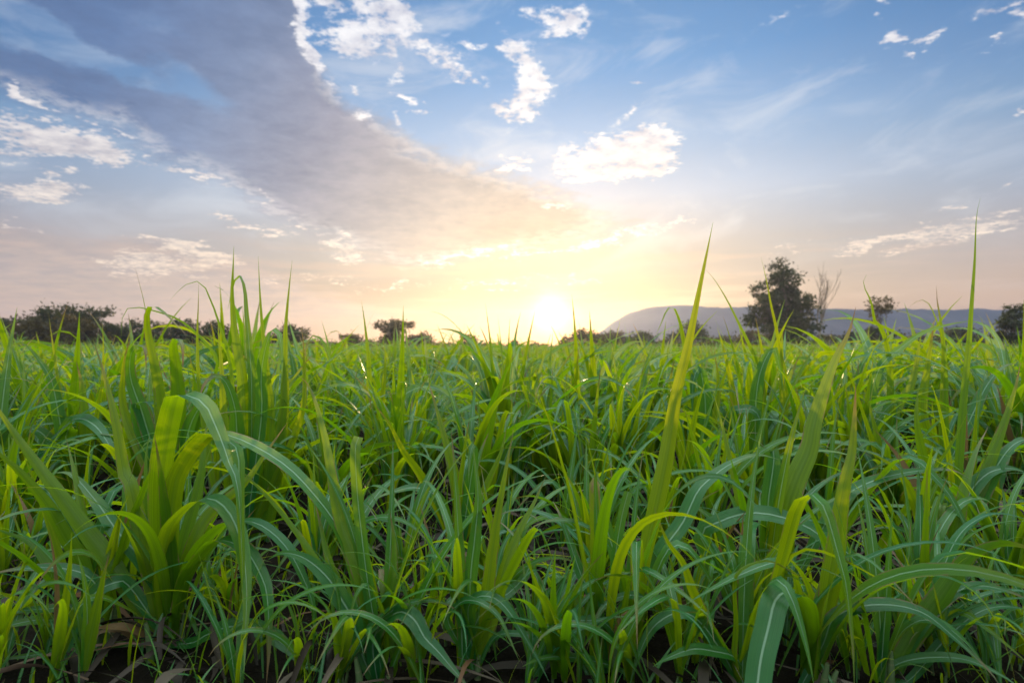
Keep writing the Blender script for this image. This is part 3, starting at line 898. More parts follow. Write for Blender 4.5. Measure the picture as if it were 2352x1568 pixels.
hero_plant(101, (388, 1492), 'large front clump of broad blades arching over like a fountain, left of the middle', [
    ('f', 38, -.28, [(385, 1470), (371, 1340), (385, 1225), (426, 1170), (477, 1144), (521, 1170), (552, 1238), (566, 1340), (563, 1460), (560, 1545)]),
    ('f', 50, -.20, [(378, 1470), (370, 1250), (371, 1100), (383, 1007), (398, 935), (413, 906), (466, 924), (493, 974), (513, 1024), (530, 1074), (545, 1112), (556, 1245)], dict(r1=.45)),
    ('f', 38, -.22, [(388, 1470), (390, 1250), (400, 1120), (425, 1060), (470, 1005), (500, 1003), (530, 1015), (546, 1040), (549, 1100), (552, 1210), (557, 1300), (562, 1460)]),
    ('s', 34, .05, [(368, 1440), (341, 1306), (320, 1204), (300, 1110), (287, 1090), (267, 974), (243, 874), (213, 777)], dict(r1=.9)),
    ('s', 38, -.05, [(378, 1480), (307, 1375), (252, 1289), (187, 1204), (130, 1126), (61, 1034), (0, 947), (-40, 880)], dict(r1=.5)),
    ('u', 28, -.18, [(300, 1350), (269, 1336), (218, 1361), (181, 1419), (153, 1494), (136, 1568), (126, 1620)], dict(r1=.1)),
    ('u', 36, -.15, [(440, 1476), (477, 1456), (532, 1438), (600, 1446), (665, 1490), (702, 1531), (733, 1568), (752, 1610)], dict(r1=.4)),
    ('f', 40, -.22, [(395, 1470), (406, 1409), (430, 1323), (474, 1265), (505, 1240), (562, 1262), (600, 1323), (614, 1375), (617, 1477), (612, 1568)]),
    ('f', 42, -.20, [(395, 1450), (410, 1380), (445, 1280), (500, 1215), (545, 1198), (586, 1200), (631, 1228), (668, 1272), (702, 1340), (719, 1392), (721, 1443), (716, 1528)], dict(r1=.2)),
    ('u', 18, -.1, [(330, 1500), (250, 1490), (205, 1497), (136, 1502), (68, 1521), (0, 1562), (-30, 1580)]),
    ('s', 32, .12, [(392, 1400), (440, 1250), (480, 1180), (560, 1110), (610, 1040), (660, 970)], dict(r1=.7)),
    ('u', 36, .10, [(380, 1380), (330, 1290), (270, 1220), (220, 1150), (165, 1090), (120, 1085)], dict(r1=.2)),
    ('s', 34, .10, [(384, 1400), (350, 1280), (335, 1150), (335, 1050), (345, 985)], dict(r1=.3)),
    ('s', 32, .14, [(390, 1400), (420, 1250), (455, 1120), (470, 1010), (480, 940)], dict(r1=.3)),
    ('u', 14, -.1, [(330, 1480), (290, 1452), (250, 1446), (215, 1457), (190, 1465)], dict(dry=1.0)),
    ('u', 17, -.14, [(372, 1500), (340, 1460), (290, 1440), (240, 1440), (215, 1446)], dict(dry=1.0)),
], filler=7, stalks=3)
hero_plant(102, (214, 1494), 'front clump at the far left with long blades sloping off the edge', [
    ('s', 46, .0, [(205, 1440), (191, 1316), (143, 1225), (102, 1153), (40, 1080), (0, 1044), (-40, 1000)], dict(r1=.4)),
    ('s', 28, .04, [(205, 1494), (164, 1392), (126, 1252), (82, 1122), (60, 1060), (45, 1025)], dict(r1=.8)),
    ('u', 26, -.06, [(230, 1370), (200, 1322), (153, 1306), (102, 1302), (40, 1306), (0, 1313), (-30, 1322)], dict(r1=.1)),
    ('u', 22, -.08, [(230, 1450), (164, 1400), (100, 1398), (50, 1402), (0, 1412), (-40, 1424)], dict(r1=.2)),
    ('u', 22, -.10, [(225, 1460), (160, 1430), (110, 1423), (70, 1425), (0, 1440), (-40, 1450)]),
    ('s', 20, -.05, [(200, 1480), (150, 1456), (92, 1400), (40, 1375), (0, 1361), (-40, 1350)]),
    ('s', 24, .0, [(200, 1470), (150, 1370), (130, 1330), (100, 1283), (68, 1245), (0, 1218), (-30, 1210)]),
    ('u', 30, .10, [(225, 1440), (210, 1330), (184, 1252), (143, 1170), (100, 1120), (60, 1105)], dict(r1=.1)),
    ('s', 28, .10, [(218, 1440), (215, 1300), (190, 1180), (170, 1080), (150, 1000)], dict(r1=.6)),
], filler=7)
hero_plant(103, (868, 1590), 'front clump with a straight blunt white-ribbed blade, right of the fountain-like clump', [
    ('uc', 30, .05, [(879, 1568), (862, 1443), (845, 1340), (832, 1238), (821, 1136), (816, 1034), (824, 1003)], dict(r1=.3)),
    ('f', 34, .25, [(865, 1540), (845, 1440), (818, 1340), (784, 1224), (716, 1129), (650, 1064), (560, 1012), (493, 994), (450, 1010), (415, 1065), (385, 1160), (362, 1246)], dict(r1=.6)),
    ('u', 38, -.12, [(856, 1480), (876, 1432), (903, 1410), (927, 1405), (954, 1425), (975, 1463), (1005, 1494), (1036, 1531), (1067, 1568), (1080, 1600)], dict(r1=.1)),
    ('f', 24, -.05, [(886, 1500), (880, 1425), (866, 1374), (845, 1342), (821, 1361), (808, 1402), (800, 1450)]),
    ('u', 38, .05, [(862, 1580), (828, 1494), (811, 1425), (784, 1375), (750, 1323), (699, 1281), (648, 1269), (615, 1285)], dict(r1=.2)),
    ('sc', 20, .1, [(905, 1540), (895, 1430), (880, 1350), (877, 1306)]),
    ('s', 18, .15, [(862, 1560), (800, 1400), (716, 1272), (640, 1170), (559, 1085), (530, 1060)]),
    ('s', 34, .20, [(866, 1540), (830, 1330), (784, 1204), (760, 1080), (745, 1000), (725, 925), (705, 880), (683, 861)], dict(r1=.5)),
    ('s', 30, .1, [(866, 1540), (815, 1440), (760, 1300), (735, 1200), (722, 1150)], dict(r1=.4)),
    ('s', 34, .1, [(872, 1540), (880, 1430), (900, 1330), (905, 1250), (895, 1170)], dict(r1=.3)),
], filler=6)
hero_plant(104, (1083, 1575), 'front clump at the bottom centre, two bright blades crossing a bluish ribbed one', [
    ('u', 30, .04, [(1077, 1545), (1080, 1340), (1090, 1238), (1098, 1150), (1093, 1080), (1085, 1020)], dict(r1=.2)),
    ('s', 31, .05, [(1082, 1560), (1111, 1443), (1125, 1306), (1145, 1170), (1165, 1060), (1180, 985)], dict(r1=1.0)),
    ('s', 33, .08, [(1090, 1545), (1128, 1426), (1159, 1306), (1193, 1218), (1227, 1153), (1255, 1090)], dict(r1=.9)),
    ('f', 28, -.12, [(1095, 1480), (1128, 1408), (1186, 1289), (1222, 1224), (1238, 1216), (1254, 1245), (1268, 1289), (1278, 1374)], dict(r1=.5)),
    ('u', 19, -.1, [(1080, 1520), (1029, 1426), (1050, 1390), (1073, 1378), (1108, 1385), (1145, 1415), (1169, 1463), (1193, 1518)]),
    ('u', 23, -.1, [(1084, 1480), (1075, 1400), (1097, 1370), (1138, 1374), (1172, 1408), (1200, 1453), (1234, 1511), (1262, 1566)], dict(r1=.2)),
    ('u', 22, .2, [(1090, 1440), (1130, 1380), (1170, 1360), (1215, 1300), (1180, 1230), (1140, 1190)]),
    ('u', 14, -.05, [(1100, 1530), (1138, 1462), (1203, 1456), (1261, 1473), (1316, 1500), (1340, 1520)], dict(r1=.1)),
], filler=6)
hero_plant(105, (1388, 1562), 'front clump with a ruler-straight blunt blade, just left of the tallest spear', [
    ('sc', 31, .03, [(1376, 1560), (1374, 1443), (1370, 1306), (1367, 1170), (1366, 1112), (1372, 1104)], dict(r1=.9)),
    ('u', 15, -.05, [(1368, 1120), (1377, 1106), (1391, 1126), (1404, 1177)], dict(r1=.2)),
    ('uc', 28, .05, [(1396, 1560), (1400, 1426), (1408, 1340), (1414, 1272), (1428, 1187), (1443, 1129)], dict(r1=0.0)),
    ('u', 23, .12, [(1384, 1520), (1360, 1374), (1336, 1323), (1312, 1255), (1285, 1180), (1270, 1150)], dict(r1=.1)),
    ('u', 22, -.08, [(1420, 1480), (1390, 1430), (1346, 1424), (1295, 1426), (1254, 1438), (1228, 1468)], dict(r1=.2)),
    ('u', 20, -.14, [(1440, 1560), (1391, 1524), (1329, 1511), (1278, 1507), (1234, 1514), (1200, 1530)]),
    ('s', 22, .1, [(1392, 1540), (1350, 1440), (1310, 1340), (1290, 1250)], dict(r1=.6)),
    ('u', 15, -.03, [(1408, 1558), (1404, 1511), (1414, 1460), (1425, 1419), (1452, 1396)], dict(dry=1.0)),
], filler=5)
hero_plant(106, (1452, 1510), 'clump carrying the tallest spear, a wide yellow-green blade crossing the hill', [
    ('s', 37, .12, [(1449, 1520), (1462, 1409), (1479, 1289), (1510, 1153), (1534, 1034), (1555, 900), (1580, 800), (1600, 700), (1620, 600), (1632, 540), (1638, 510)], dict(r1=1.0, dry=.1)),
    ('u', 40, .15, [(1465, 1440), (1480, 1364), (1517, 1272), (1568, 1200), (1602, 1129), (1636, 1095), (1680, 1064), (1738, 1044), (1790, 1055)], dict(r1=.1)),
    ('u', 21, -.15, [(1640, 1560), (1600, 1470), (1568, 1433), (1534, 1402), (1493, 1376), (1452, 1366), (1414, 1374), (1384, 1395), (1363, 1443), (1346, 1500)], dict(r1=.2)),
    ('u', 30, .05, [(1458, 1450), (1420, 1300), (1390, 1200), (1370, 1110), (1330, 1060)], dict(r1=.2)),
    ('s', 26, .18, [(1460, 1440), (1500, 1300), (1560, 1240), (1600, 1160), (1660, 1120)], dict(r1=.5)),
], filler=6)
hero_plant(107, (1705, 1592), 'front plant with a bright pointed blade leaning towards the tallest spear', [
    ('s', 37, .10, [(1697, 1568), (1656, 1487), (1629, 1443), (1595, 1368), (1568, 1293), (1534, 1245), (1510, 1187), (1503, 1163)], dict(r1=1.0)),
    ('u', 30, -.05, [(1700, 1580), (1660, 1500), (1610, 1430), (1560, 1405), (1500, 1440), (1465, 1510), (1445, 1580)], dict(r1=.2)),
    ('s', 26, -.02, [(1690, 1580), (1675, 1520), (1640, 1450), (1610, 1410), (1568, 1405)], dict(r1=.1)),
    ('u', 24, -.1, [(1720, 1560), (1690, 1510), (1640, 1495), (1590, 1490), (1530, 1512), (1500, 1530)]),
], filler=4)
hero_plant(108, (1838, 1598), 'nearest clump, its wide white-ribbed blade folded over like a hairpin', [
    ('f', 44, -.18, [(1765, 1600), (1768, 1500), (1775, 1400), (1786, 1340), (1806, 1265), (1833, 1170), (1854, 1139), (1874, 1139), (1895, 1170), (1912, 1224), (1929, 1286), (1943, 1340), (1953, 1426), (1960, 1511), (1963, 1590)], dict(r1=.9)),
    ('fc', 60, -.20, [(1856, 1600), (1858, 1480), (1850, 1400), (1832, 1366), (1806, 1358), (1780, 1380), (1765, 1440), (1748, 1510), (1738, 1590), (1732, 1660)], dict(r1=.25)),
    ('s', 46, .05, [(1870, 1568), (1892, 1443), (1909, 1340), (1922, 1255), (1932, 1170), (1943, 1102), (1953, 1061), (1958, 1034), (1963, 960), (1966, 880)], dict(r1=.9)),
    ('f', 34, -.25, [(1875, 1558), (1909, 1483), (1943, 1426), (1994, 1374), (2045, 1344), (2113, 1325), (2154, 1323), (2198, 1334), (2243, 1364), (2277, 1409), (2301, 1460), (2324, 1528), (2338, 1600)], dict(r1=.3)),
    ('u', 32, -.12, [(1890, 1480), (1915, 1419), (1977, 1392), (2038, 1388), (2086, 1395), (2130, 1412), (2181, 1453), (2232, 1500), (2277, 1545), (2300, 1580)], dict(r1=.1)),
    ('s', 34, .08, [(1850, 1560), (1870, 1450), (1885, 1370), (1900, 1300), (1905, 1260)], dict(r1=.5)),
    ('s', 14, -.05, [(1700, 1560), (1690, 1420), (1688, 1330), (1715, 1300), (1760, 1287), (1790, 1296), (1830, 1320), (1862, 1331)], dict(dry=.8)),
], filler=5)
hero_plant(109, (1748, 1432), 'clump behind the hairpin blade, a brown-tipped broad blade rising from it', [
    ('s', 27, .1, [(1741, 1409), (1731, 1340), (1714, 1221), (1697, 1136), (1673, 1034), (1655, 960), (1640, 905)], dict(r1=.7)),
    ('u', 36, -.15, [(1700, 1420), (1640, 1290), (1609, 1225), (1653, 1197), (1704, 1180), (1752, 1178), (1806, 1190), (1857, 1211), (1902, 1242), (1960, 1279), (2004, 1334), (2031, 1368), (2045, 1409), (2038, 1460), (2007, 1528)], dict(r1=.2)),
    ('u', 34, .05, [(1752, 1400), (1760, 1250), (1765, 1150), (1775, 1080), (1778, 1040), (1770, 1034), (1760, 1080), (1758, 1180)], dict(r1=.1)),
    ('s', 24, .05, [(1745, 1400), (1770, 1300), (1782, 1180), (1778, 1080)], dict(r1=1.0)),
    ('u', 30, .0, [(1735, 1400), (1690, 1300), (1650, 1210), (1600, 1165), (1570, 1160)], dict(r1=.1)),
    ('s', 50, .10, [(1790, 1380), (1803, 1187), (1827, 1102), (1857, 1034), (1868, 976), (1888, 910), (1905, 860), (1921, 820), (1951, 760), (1966, 705)], dict(r1=.6, dry=.85)),
    ('u', 26, .1, [(1770, 1400), (1830, 1320), (1880, 1230), (1930, 1150), (1990, 1110), (2080, 1085), (2180, 1078), (2230, 1100)], dict(r1=.2)),
], filler=6)
hero_plant(110, (2042, 1588), 'corner clump with a thick ribbed blade running up to the right edge', [
    ('s', 48, .02, [(2038, 1568), (2079, 1494), (2127, 1419), (2181, 1340), (2215, 1289), (2249, 1265), (2301, 1248), (2352, 1255), (2400, 1275)], dict(r1=.2)),
    ('u', 22, -.1, [(2010, 1560), (2060, 1525), (2113, 1511), (2181, 1509), (2232, 1518), (2283, 1541), (2324, 1565), (2350, 1590)], dict(r1=.4)),
    ('f', 34, -.1, [(2042, 1560), (2060, 1470), (2100, 1430), (2140, 1425), (2190, 1450), (2240, 1500), (2280, 1570)], dict(r1=.6)),
    ('u', 26, .05, [(2060, 1560), (2110, 1450), (2180, 1370), (2240, 1345), (2310, 1355), (2370, 1380)], dict(r1=.1)),
    ('u', 24, .05, [(2090, 1560), (2170, 1470), (2240, 1410), (2300, 1392), (2370, 1400)], dict(r1=.1)),
    ('u', 26, .1, [(2050, 1540), (2120, 1430), (2190, 1250), (2250, 1190), (2310, 1180), (2380, 1200)], dict(r1=.1)),
], filler=6)
hero_plant(111, (2140, 1402), 'clump whose blades cross in an X above a short blunt one', [
    ('s', 31, .05, [(2147, 1340), (2127, 1238), (2099, 1146), (2062, 1081), (2020, 1050), (1990, 1035)], dict(r1=.8)),
    ('sc', 21, .05, [(2161, 1370), (2159, 1238), (2160, 1170), (2166, 1152)], dict(r1=.9)),
    ('s', 30, .10, [(2010, 1330), (2045, 1224), (2096, 1153), (2147, 1075), (2178, 1034), (2205, 985), (2230, 930)], dict(r1=.5)),
    ('f', 28, -.15, [(1946, 1260), (1965, 1180), (1994, 1136), (2045, 1075), (2072, 1054), (2099, 1051), (2130, 1078), (2174, 1126), (2205, 1180), (2232, 1238), (2256, 1293), (2278, 1350)], dict(r1=.3)),
    ('u', 28, -.05, [(2130, 1380), (2090, 1300), (2050, 1230), (2000, 1195), (1950, 1210)], dict(r1=.1)),
    ('u', 26, -.05, [(2150, 1390), (2200, 1320), (2140, 1260), (2080, 1220), (2030, 1210), (1990, 1225)], dict(r1=.2)),
    ('s', 30, .1, [(2150, 1380), (2190, 1250), (2215, 1120), (2240, 1040), (2270, 980)], dict(r1=.4)),
], filler=6)
hero_plant(112, (2190, 1300), 'clump with one very tall thin dark spear piercing the sky on the right', [
    ('s', 20, .05, [(2192, 1290), (2198, 1150), (2205, 1034), (2215, 900), (2225, 800), (2232, 700), (2239, 600), (2243, 500), (2252, 455)], dict(r1=.3, dry=.2, tp=.12)),
    ('s', 30, .05, [(2185, 1270), (2150, 1150), (2120, 1050), (2105, 960), (2110, 880)], dict(r1=.4)),
    ('u', 30, .05, [(2200, 1270), (2260, 1130), (2310, 1040), (2352, 1010), (2400, 1020)], dict(r1=.1)),
    ('s', 26, .05, [(2195, 1270), (2240, 1150), (2290, 1020), (2330, 900), (2345, 830)], dict(r1=.5)),
    ('u', 30, .0, [(2196, 1270), (2220, 1150), (2265, 1090), (2320, 1075), (2370, 1090)], dict(r1=.2)),
], filler=8)
hero_plant(113, (566, 1262), 'tall clump, a fan of dark upright spears against the left sky', [
    ('s', 36, .0, [(565, 1200), (562, 960), (556, 860), (546, 807), (537, 741), (533, 674), (535, 624), (537, 565)], dict(r1=.4, dry=.2, tp=.2)),
    ('f', 17, .12, [(575, 1150), (578, 900), (572, 791), (566, 724), (562, 667), (552, 634), (540, 641), (531, 674), (523, 712)], dict(r1=.4)),
    ('s', 21, .05, [(605, 1200), (622, 960), (616, 874), (606, 791), (600, 724), (596, 657), (593, 588)], dict(r1=.4, dry=.2, tp=.2)),
    ('s', 24, .05, [(620, 1200), (648, 960), (652, 874), (655, 807), (656, 751), (661, 691), (666, 641), (671, 598)], dict(r1=.5, dry=.2, tp=.2)),
    ('s', 13, .0, [(500, 1150), (462, 930), (456, 874), (453, 774), (455, 707), (456, 648)], dict(r1=.5)),
    ('s', 10, -.1, [(550, 1100), (530, 850), (500, 734), (480, 681), (466, 652), (450, 646), (426, 654), (406, 671), (390, 690)], dict(dry=.4)),
    ('s', 24, .05, [(530, 1150), (512, 930), (508, 841), (502, 770), (500, 730)], dict(r1=.6)),
    ('u', 26, -.15, [(575, 1150), (600, 960), (600, 860), (612, 790), (626, 757), (642, 770), (648, 830), (646, 880)], dict(r1=.1)),
    ('s', 34, .08, [(590, 1200), (588, 960), (580, 860), (575, 800), (568, 760)], dict(r1=.2)),
    ('s', 34, .05, [(600, 1150), (640, 1020), (655, 900), (652, 800), (650, 755)], dict(r1=.7)),
    ('s', 20, .0, [(600, 1180), (690, 960), (698, 840), (697, 790), (692, 750)], dict(r1=.9)),
    ('u', 30, -.2, [(560, 1150), (545, 1010), (540, 940), (520, 880), (495, 862), (470, 880), (455, 920)], dict(r1=.1)),
], filler=5, stalks=4)
hero_plant(114, (392, 1215), 'plant beside the fan of spears, one blade bent over like a hook', [
    ('f', 20, -.12, [(388, 1150), (373, 941), (360, 857), (345, 791), (337, 734), (343, 707), (356, 704), (380, 721), (406, 747), (433, 774)], dict(r1=.5)),
    ('s', 9, -.1, [(400, 1150), (480, 900), (500, 831), (466, 781), (416, 737), (366, 717), (333, 709), (306, 704), (290, 711), (280, 734), (278, 781)], dict(dry=.3)),
    ('s', 5, .0, [(370, 1100), (345, 800), (333, 707), (320, 651), (306, 600)], dict(dry=.7)),
    ('u', 30, -.12, [(385, 1150), (330, 960), (300, 870), (300, 815), (315, 795), (332, 800), (336, 850)], dict(r1=.1)),
    ('s', 26, .0, [(380, 1150), (290, 960), (283, 850), (295, 790), (303, 772)], dict(r1=.8)),
    ('f', 30, -.15, [(392, 1150), (410, 960), (405, 850), (398, 800), (403, 778), (418, 790), (420, 850)], dict(r1=.2)),
    ('u', 26, -.1, [(380, 1150), (330, 1010), (310, 940), (320, 925), (345, 930), (360, 990)], dict(r1=.0)),
    ('u', 28, .0, [(400, 1150), (430, 1000), (455, 940), (490, 900), (540, 885), (580, 900)], dict(r1=.1)),
], filler=7)
hero_plant(115, (178, 1180), 'plant with a pale blade swooping down below the left tree line', [
    ('u', 24, -.1, [(160, 1100), (126, 907), (110, 857), (80, 814), (57, 791), (30, 778)], dict(r1=.1)),
    ('s', 11, .0, [(170, 1100), (140, 920), (133, 874), (121, 791), (111, 718)], dict(r1=.8, dry=.6)),
    ('s', 11, .0, [(190, 1100), (232, 900), (237, 807), (235, 738)], dict(r1=.9)),
    ('u', 26, -.2, [(180, 1150), (110, 1010), (60, 980), (10, 960), (-40, 965)], dict(r1=.1)),
    ('s', 28, .0, [(185, 1150), (195, 1000), (190, 900), (175, 830)], dict(r1=.5)),
    ('u', 32, -.3, [(190, 1150), (150, 1030), (170, 965), (215, 975), (255, 1030), (275, 1090)], dict(r1=.2)),
], filler=8)
hero_plant(116, (1052, 1302), 'plant with a yellow blade slanting towards the umbrella tree, in mid-field', [
    ('s', 26, .0, [(1040, 1260), (1010, 1180), (964, 1091), (924, 1034), (894, 974), (857, 924)], dict(r1=1.0)),
    ('s', 24, .05, [(1055, 1260), (1050, 1120), (1020, 1000), (1000, 930), (985, 880)], dict(r1=.8)),
    ('u', 22, -.1, [(1060, 1250), (1080, 1110), (1090, 1040), (1086, 1020), (1078, 1060), (1076, 1110)], dict(r1=.0)),
    ('u', 24, -.1, [(1050, 1260), (1010, 1150), (960, 1120), (900, 1130), (850, 1150)], dict(r1=.2)),
    ('s', 20, .05, [(1060, 1250), (1110, 1130), (1150, 1040), (1165, 970)], dict(r1=.7)),
], filler=7)
hero_plant(117, (2030, 1168), 'plant with a hooked dark spear standing before the wide dark bush', [
    ('s', 17, .0, [(2040, 1100), (2045, 860), (2028, 760), (2011, 743), (2001, 693), (1988, 666), (1983, 643), (1991, 630)], dict(r1=.4)),
    ('u', 18, .0, [(2035, 1100), (2000, 960), (2018, 850), (2068, 800), (2118, 765), (2180, 745), (2230, 738)], dict(r1=.1)),
    ('u', 22, .05, [(2040, 1100), (2060, 930), (2011, 833), (1988, 793), (1958, 750)], dict(r1=.1)),
    ('u', 16, .0, [(2030, 1100), (1970, 930), (1978, 843), (2018, 793), (2075, 745)], dict(r1=.1)),
    ('s', 28, .05, [(2030, 1100), (2050, 960), (2095, 880), (2110, 800), (2118, 760)], dict(r1=.7)),
], filler=8)
hero_plant(118, (2170, 1146), 'plant with a blade like a dark spearhead, left of the thin tall spear', [
    ('s', 20, .0, [(2170, 1080), (2172, 900), (2168, 790), (2160, 730), (2153, 690), (2151, 655)], dict(r1=.3)),
    ('s', 26, .0, [(2165, 1080), (2120, 960), (2130, 850), (2140, 780), (2146, 735)], dict(r1=.6)),
    ('u', 24, .05, [(2175, 1080), (2230, 960), (2270, 880), (2310, 840), (2352, 835)], dict(r1=.1)),
    ('s', 7, -.05, [(2160, 1000), (2165, 800), (2145, 720), (2125, 690), (2100, 695), (2080, 715)], dict(dry=.6)),
], filler=8)
hero_plant(119, (1745, 1160), 'plant before the biggest tree with two thin blades leaning opposite ways', [
    ('s', 12, .0, [(1790, 1100), (1795, 850), (1784, 760), (1771, 700), (1761, 646), (1748, 590)], dict(r1=.9)),
    ('s', 12, -.05, [(1760, 1100), (1752, 880), (1734, 820), (1701, 750), (1674, 696), (1644, 646), (1620, 618)], dict(r1=.4)),
    ('u', 26, -.1, [(1740, 1100), (1735, 960), (1745, 860), (1775, 800), (1790, 840), (1800, 900)], dict(r1=.1)),
    ('s', 22, .0, [(1750, 1100), (1800, 960), (1805, 860), (1790, 790)], dict(r1=.7)),
    ('u', 28, -.1, [(1745, 1100), (1690, 960), (1700, 940), (1740, 950), (1760, 1040)], dict(r1=.2)),
], filler=8)
hero_plant(120, (1590, 1150), 'plant behind the tallest spear, one blade folded into a narrow loop over the hill', [
    ('f', 18, -.1, [(1595, 1080), (1592, 900), (1578, 830), (1566, 760), (1553, 716), (1542, 704), (1530, 716), (1518, 745), (1506, 770)], dict(r1=.6)),
    ('u', 28, -.05, [(1600, 1100), (1620, 960), (1615, 880), (1605, 845), (1592, 880), (1590, 960)], dict(r1=.0)),
    ('s', 26, .0, [(1585, 1100), (1545, 960), (1540, 880), (1550, 820)], dict(r1=.6)),
    ('s', 20, .0, [(1590, 1100), (1640, 960), (1650, 880), (1640, 800)], dict(r1=.9)),
], filler=8)
hero_plant(121, (850, 1140), 'plant with a dark dagger-shaped blade rising left of the umbrella tree', [
    ('s', 17, .0, [(845, 1080), (848, 860), (842, 780), (836, 730), (830, 690)], dict(r1=.4)),
    ('u', 12, -.05, [(840, 1080), (770, 860), (745, 790), (722, 770), (705, 790), (700, 830)], dict(r1=.2)),
    ('s', 20, .0, [(855, 1080), (880, 900), (885, 820), (880, 780)], dict(r1=.8)),
    ('u', 26, -.1, [(850, 1080), (900, 940), (960, 890), (1020, 900), (1070, 960)], dict(r1=.1)),
], filler=8)

# ------------------------------------------------------------------ sugarcane behind: copies of a dozen clumps
rng = np.random.default_rng(77)
near_kinds, mid_kinds = [], []
for i in range(10):
    pieces = plant_pieces(np.random.default_rng(200 + i), 18, 3, 20, 3)
    near_kinds.append([(nm, make_mesh(nm, V, F, U, np.broadcast_to(A, (len(V), 3)), M_STALK if nm == 'stalk' else M_LEAF)) for nm, V, F, U, A in pieces])
for i in range(12):
    b = Bag()
    for nm, V, F, U, A in plant_pieces(np.random.default_rng(300 + i), 12, 3, 16, 3):
        if nm == 'leaf': b.add(V, F, U, A)
    mid_kinds.append(b.mesh('sugarcane_plant', M_LEAF))

heroes = [np.array(o.location[:2]) for o in scene.objects if o.name.startswith('sugarcane_plant') and o.type == 'EMPTY']
def zone_label(x, y):
    s = x / y
    where = ('under the tree line at the far left' if s < -.62 else 'below the fan of spears' if s < -.30 else 'below the umbrella tree' if s < -.08 else
             'right under the sun' if s < .16 else 'below the flat hill' if s < .36 else 'below the biggest tree and the bare tree' if s < .62 else 'below the thin see-through tree')
    row = 'leafy sugarcane just behind the front row, ' if y < 3.6 else 'small sugarcane plant in the crowded field, '
    return row + where, ('close ' if y < 3.6 else 'crowded ') + 'sugarcane plants ' + where

spots = []
yy = 1.72
row = 0
while yy < 10.2:
    step = .30
    xm = yy * .93 + .35
    x = -xm + rng.uniform(0, step)
    while x < xm:
        p = np.array([x + rng.normal(0, .09), yy + rng.normal(0, .10)])
        if all(np.linalg.norm(p - h) > .20 for h in heroes):
            spots.append(p)
        x += step
    yy += .34 if yy < 4 else .42
    row += 1
spots.sort(key=lambda p: p[1])
shoots = []
while len(shoots) < 64:
    y = rng.uniform(1.24, 2.0) if len(shoots) % 2 else rng.uniform(1.24, 1.5)
    p = np.array([rng.uniform(-1, 1) * (y * .93 + .05), y])
    if any(abs(p[0] - q[0] - .06) < .19 and p[1] < q[1] + .04 for q in (heroes[0], heroes[7])):
        continue
    if all(np.linalg.norm(p - q) > .085 for q in heroes + shoots):
        shoots.append(p)
for p in shoots:
    s_ = p[0] / p[1]
    w_ = ('at the far left of the front row' if s_ < -.66 else 'at the foot of the big fountain-like clump' if s_ < -.36 else 'among the front clumps left of centre' if s_ < -.02 else
          'around the ruler-straight blunt blade' if s_ < .32 else 'around the hairpin-folded blade' if s_ < .62 else 'at the far right of the front row')
    o = tag(empty('sugarcane_shoot', (p[0], p[1], 0)), 'short arching sugarcane shoot low on dark soil ' + w_, 'sugarcane shoot', 'low shoots ' + w_)
    k_ = int(rng.integers(len(near_kinds)))  # every other blade of the clump
    s = rng.uniform(.28, .50)
    for nm, me in near_kinds[k_][:3] + near_kinds[k_][3:][::2]:
        mesh_obj(nm, me, o)
    o.rotation_euler = (rng.normal(0, .12), rng.normal(0, .12), rng.uniform(0, 6.28))
    o.scale = (s * 1.1, s * 1.1, s)
N_IND = 300 - len(heroes)
ind, rest = spots[:N_IND], spots[N_IND:]
for p in ind:
    s = rng.uniform(.50, .72) if p[1] < 2.15 else rng.uniform(.72, .95) if p[1] < 3 else rng.choice([rng.uniform(.68, .90), rng.uniform(.9, 1.2)], p=[.65, .35])
    if 2.4 < p[1] < 6.5 and abs(p[0] / p[1] - .02) > .40 and rng.uniform() < .45:
        s *= rng.uniform(1.1, 1.32)
    lab, grp = zone_label(p[0], p[1])
    if p[1] < 3.6:
        o = tag(empty('sugarcane_plant', (p[0], p[1], 0)), lab, 'sugarcane plant', grp)
        for nm, me in near_kinds[rng.integers(len(near_kinds))]:
            mesh_obj(nm, me, o)
    else:
        o = tag(mesh_obj('sugarcane_plant', mid_kinds[rng.integers(len(mid_kinds))]), lab, 'sugarcane plant', grp)
        o.location = (p[0], p[1], 0)
    o.rotation_euler = (rng.normal(0, .05), rng.normal(0, .05), rng.uniform(0, 6.28))
    o.scale = (s, s, s * rng.uniform(.92, 1.12))
Y_END = ind[-1][1]
print('individual canes', len(ind), 'to', Y_END)

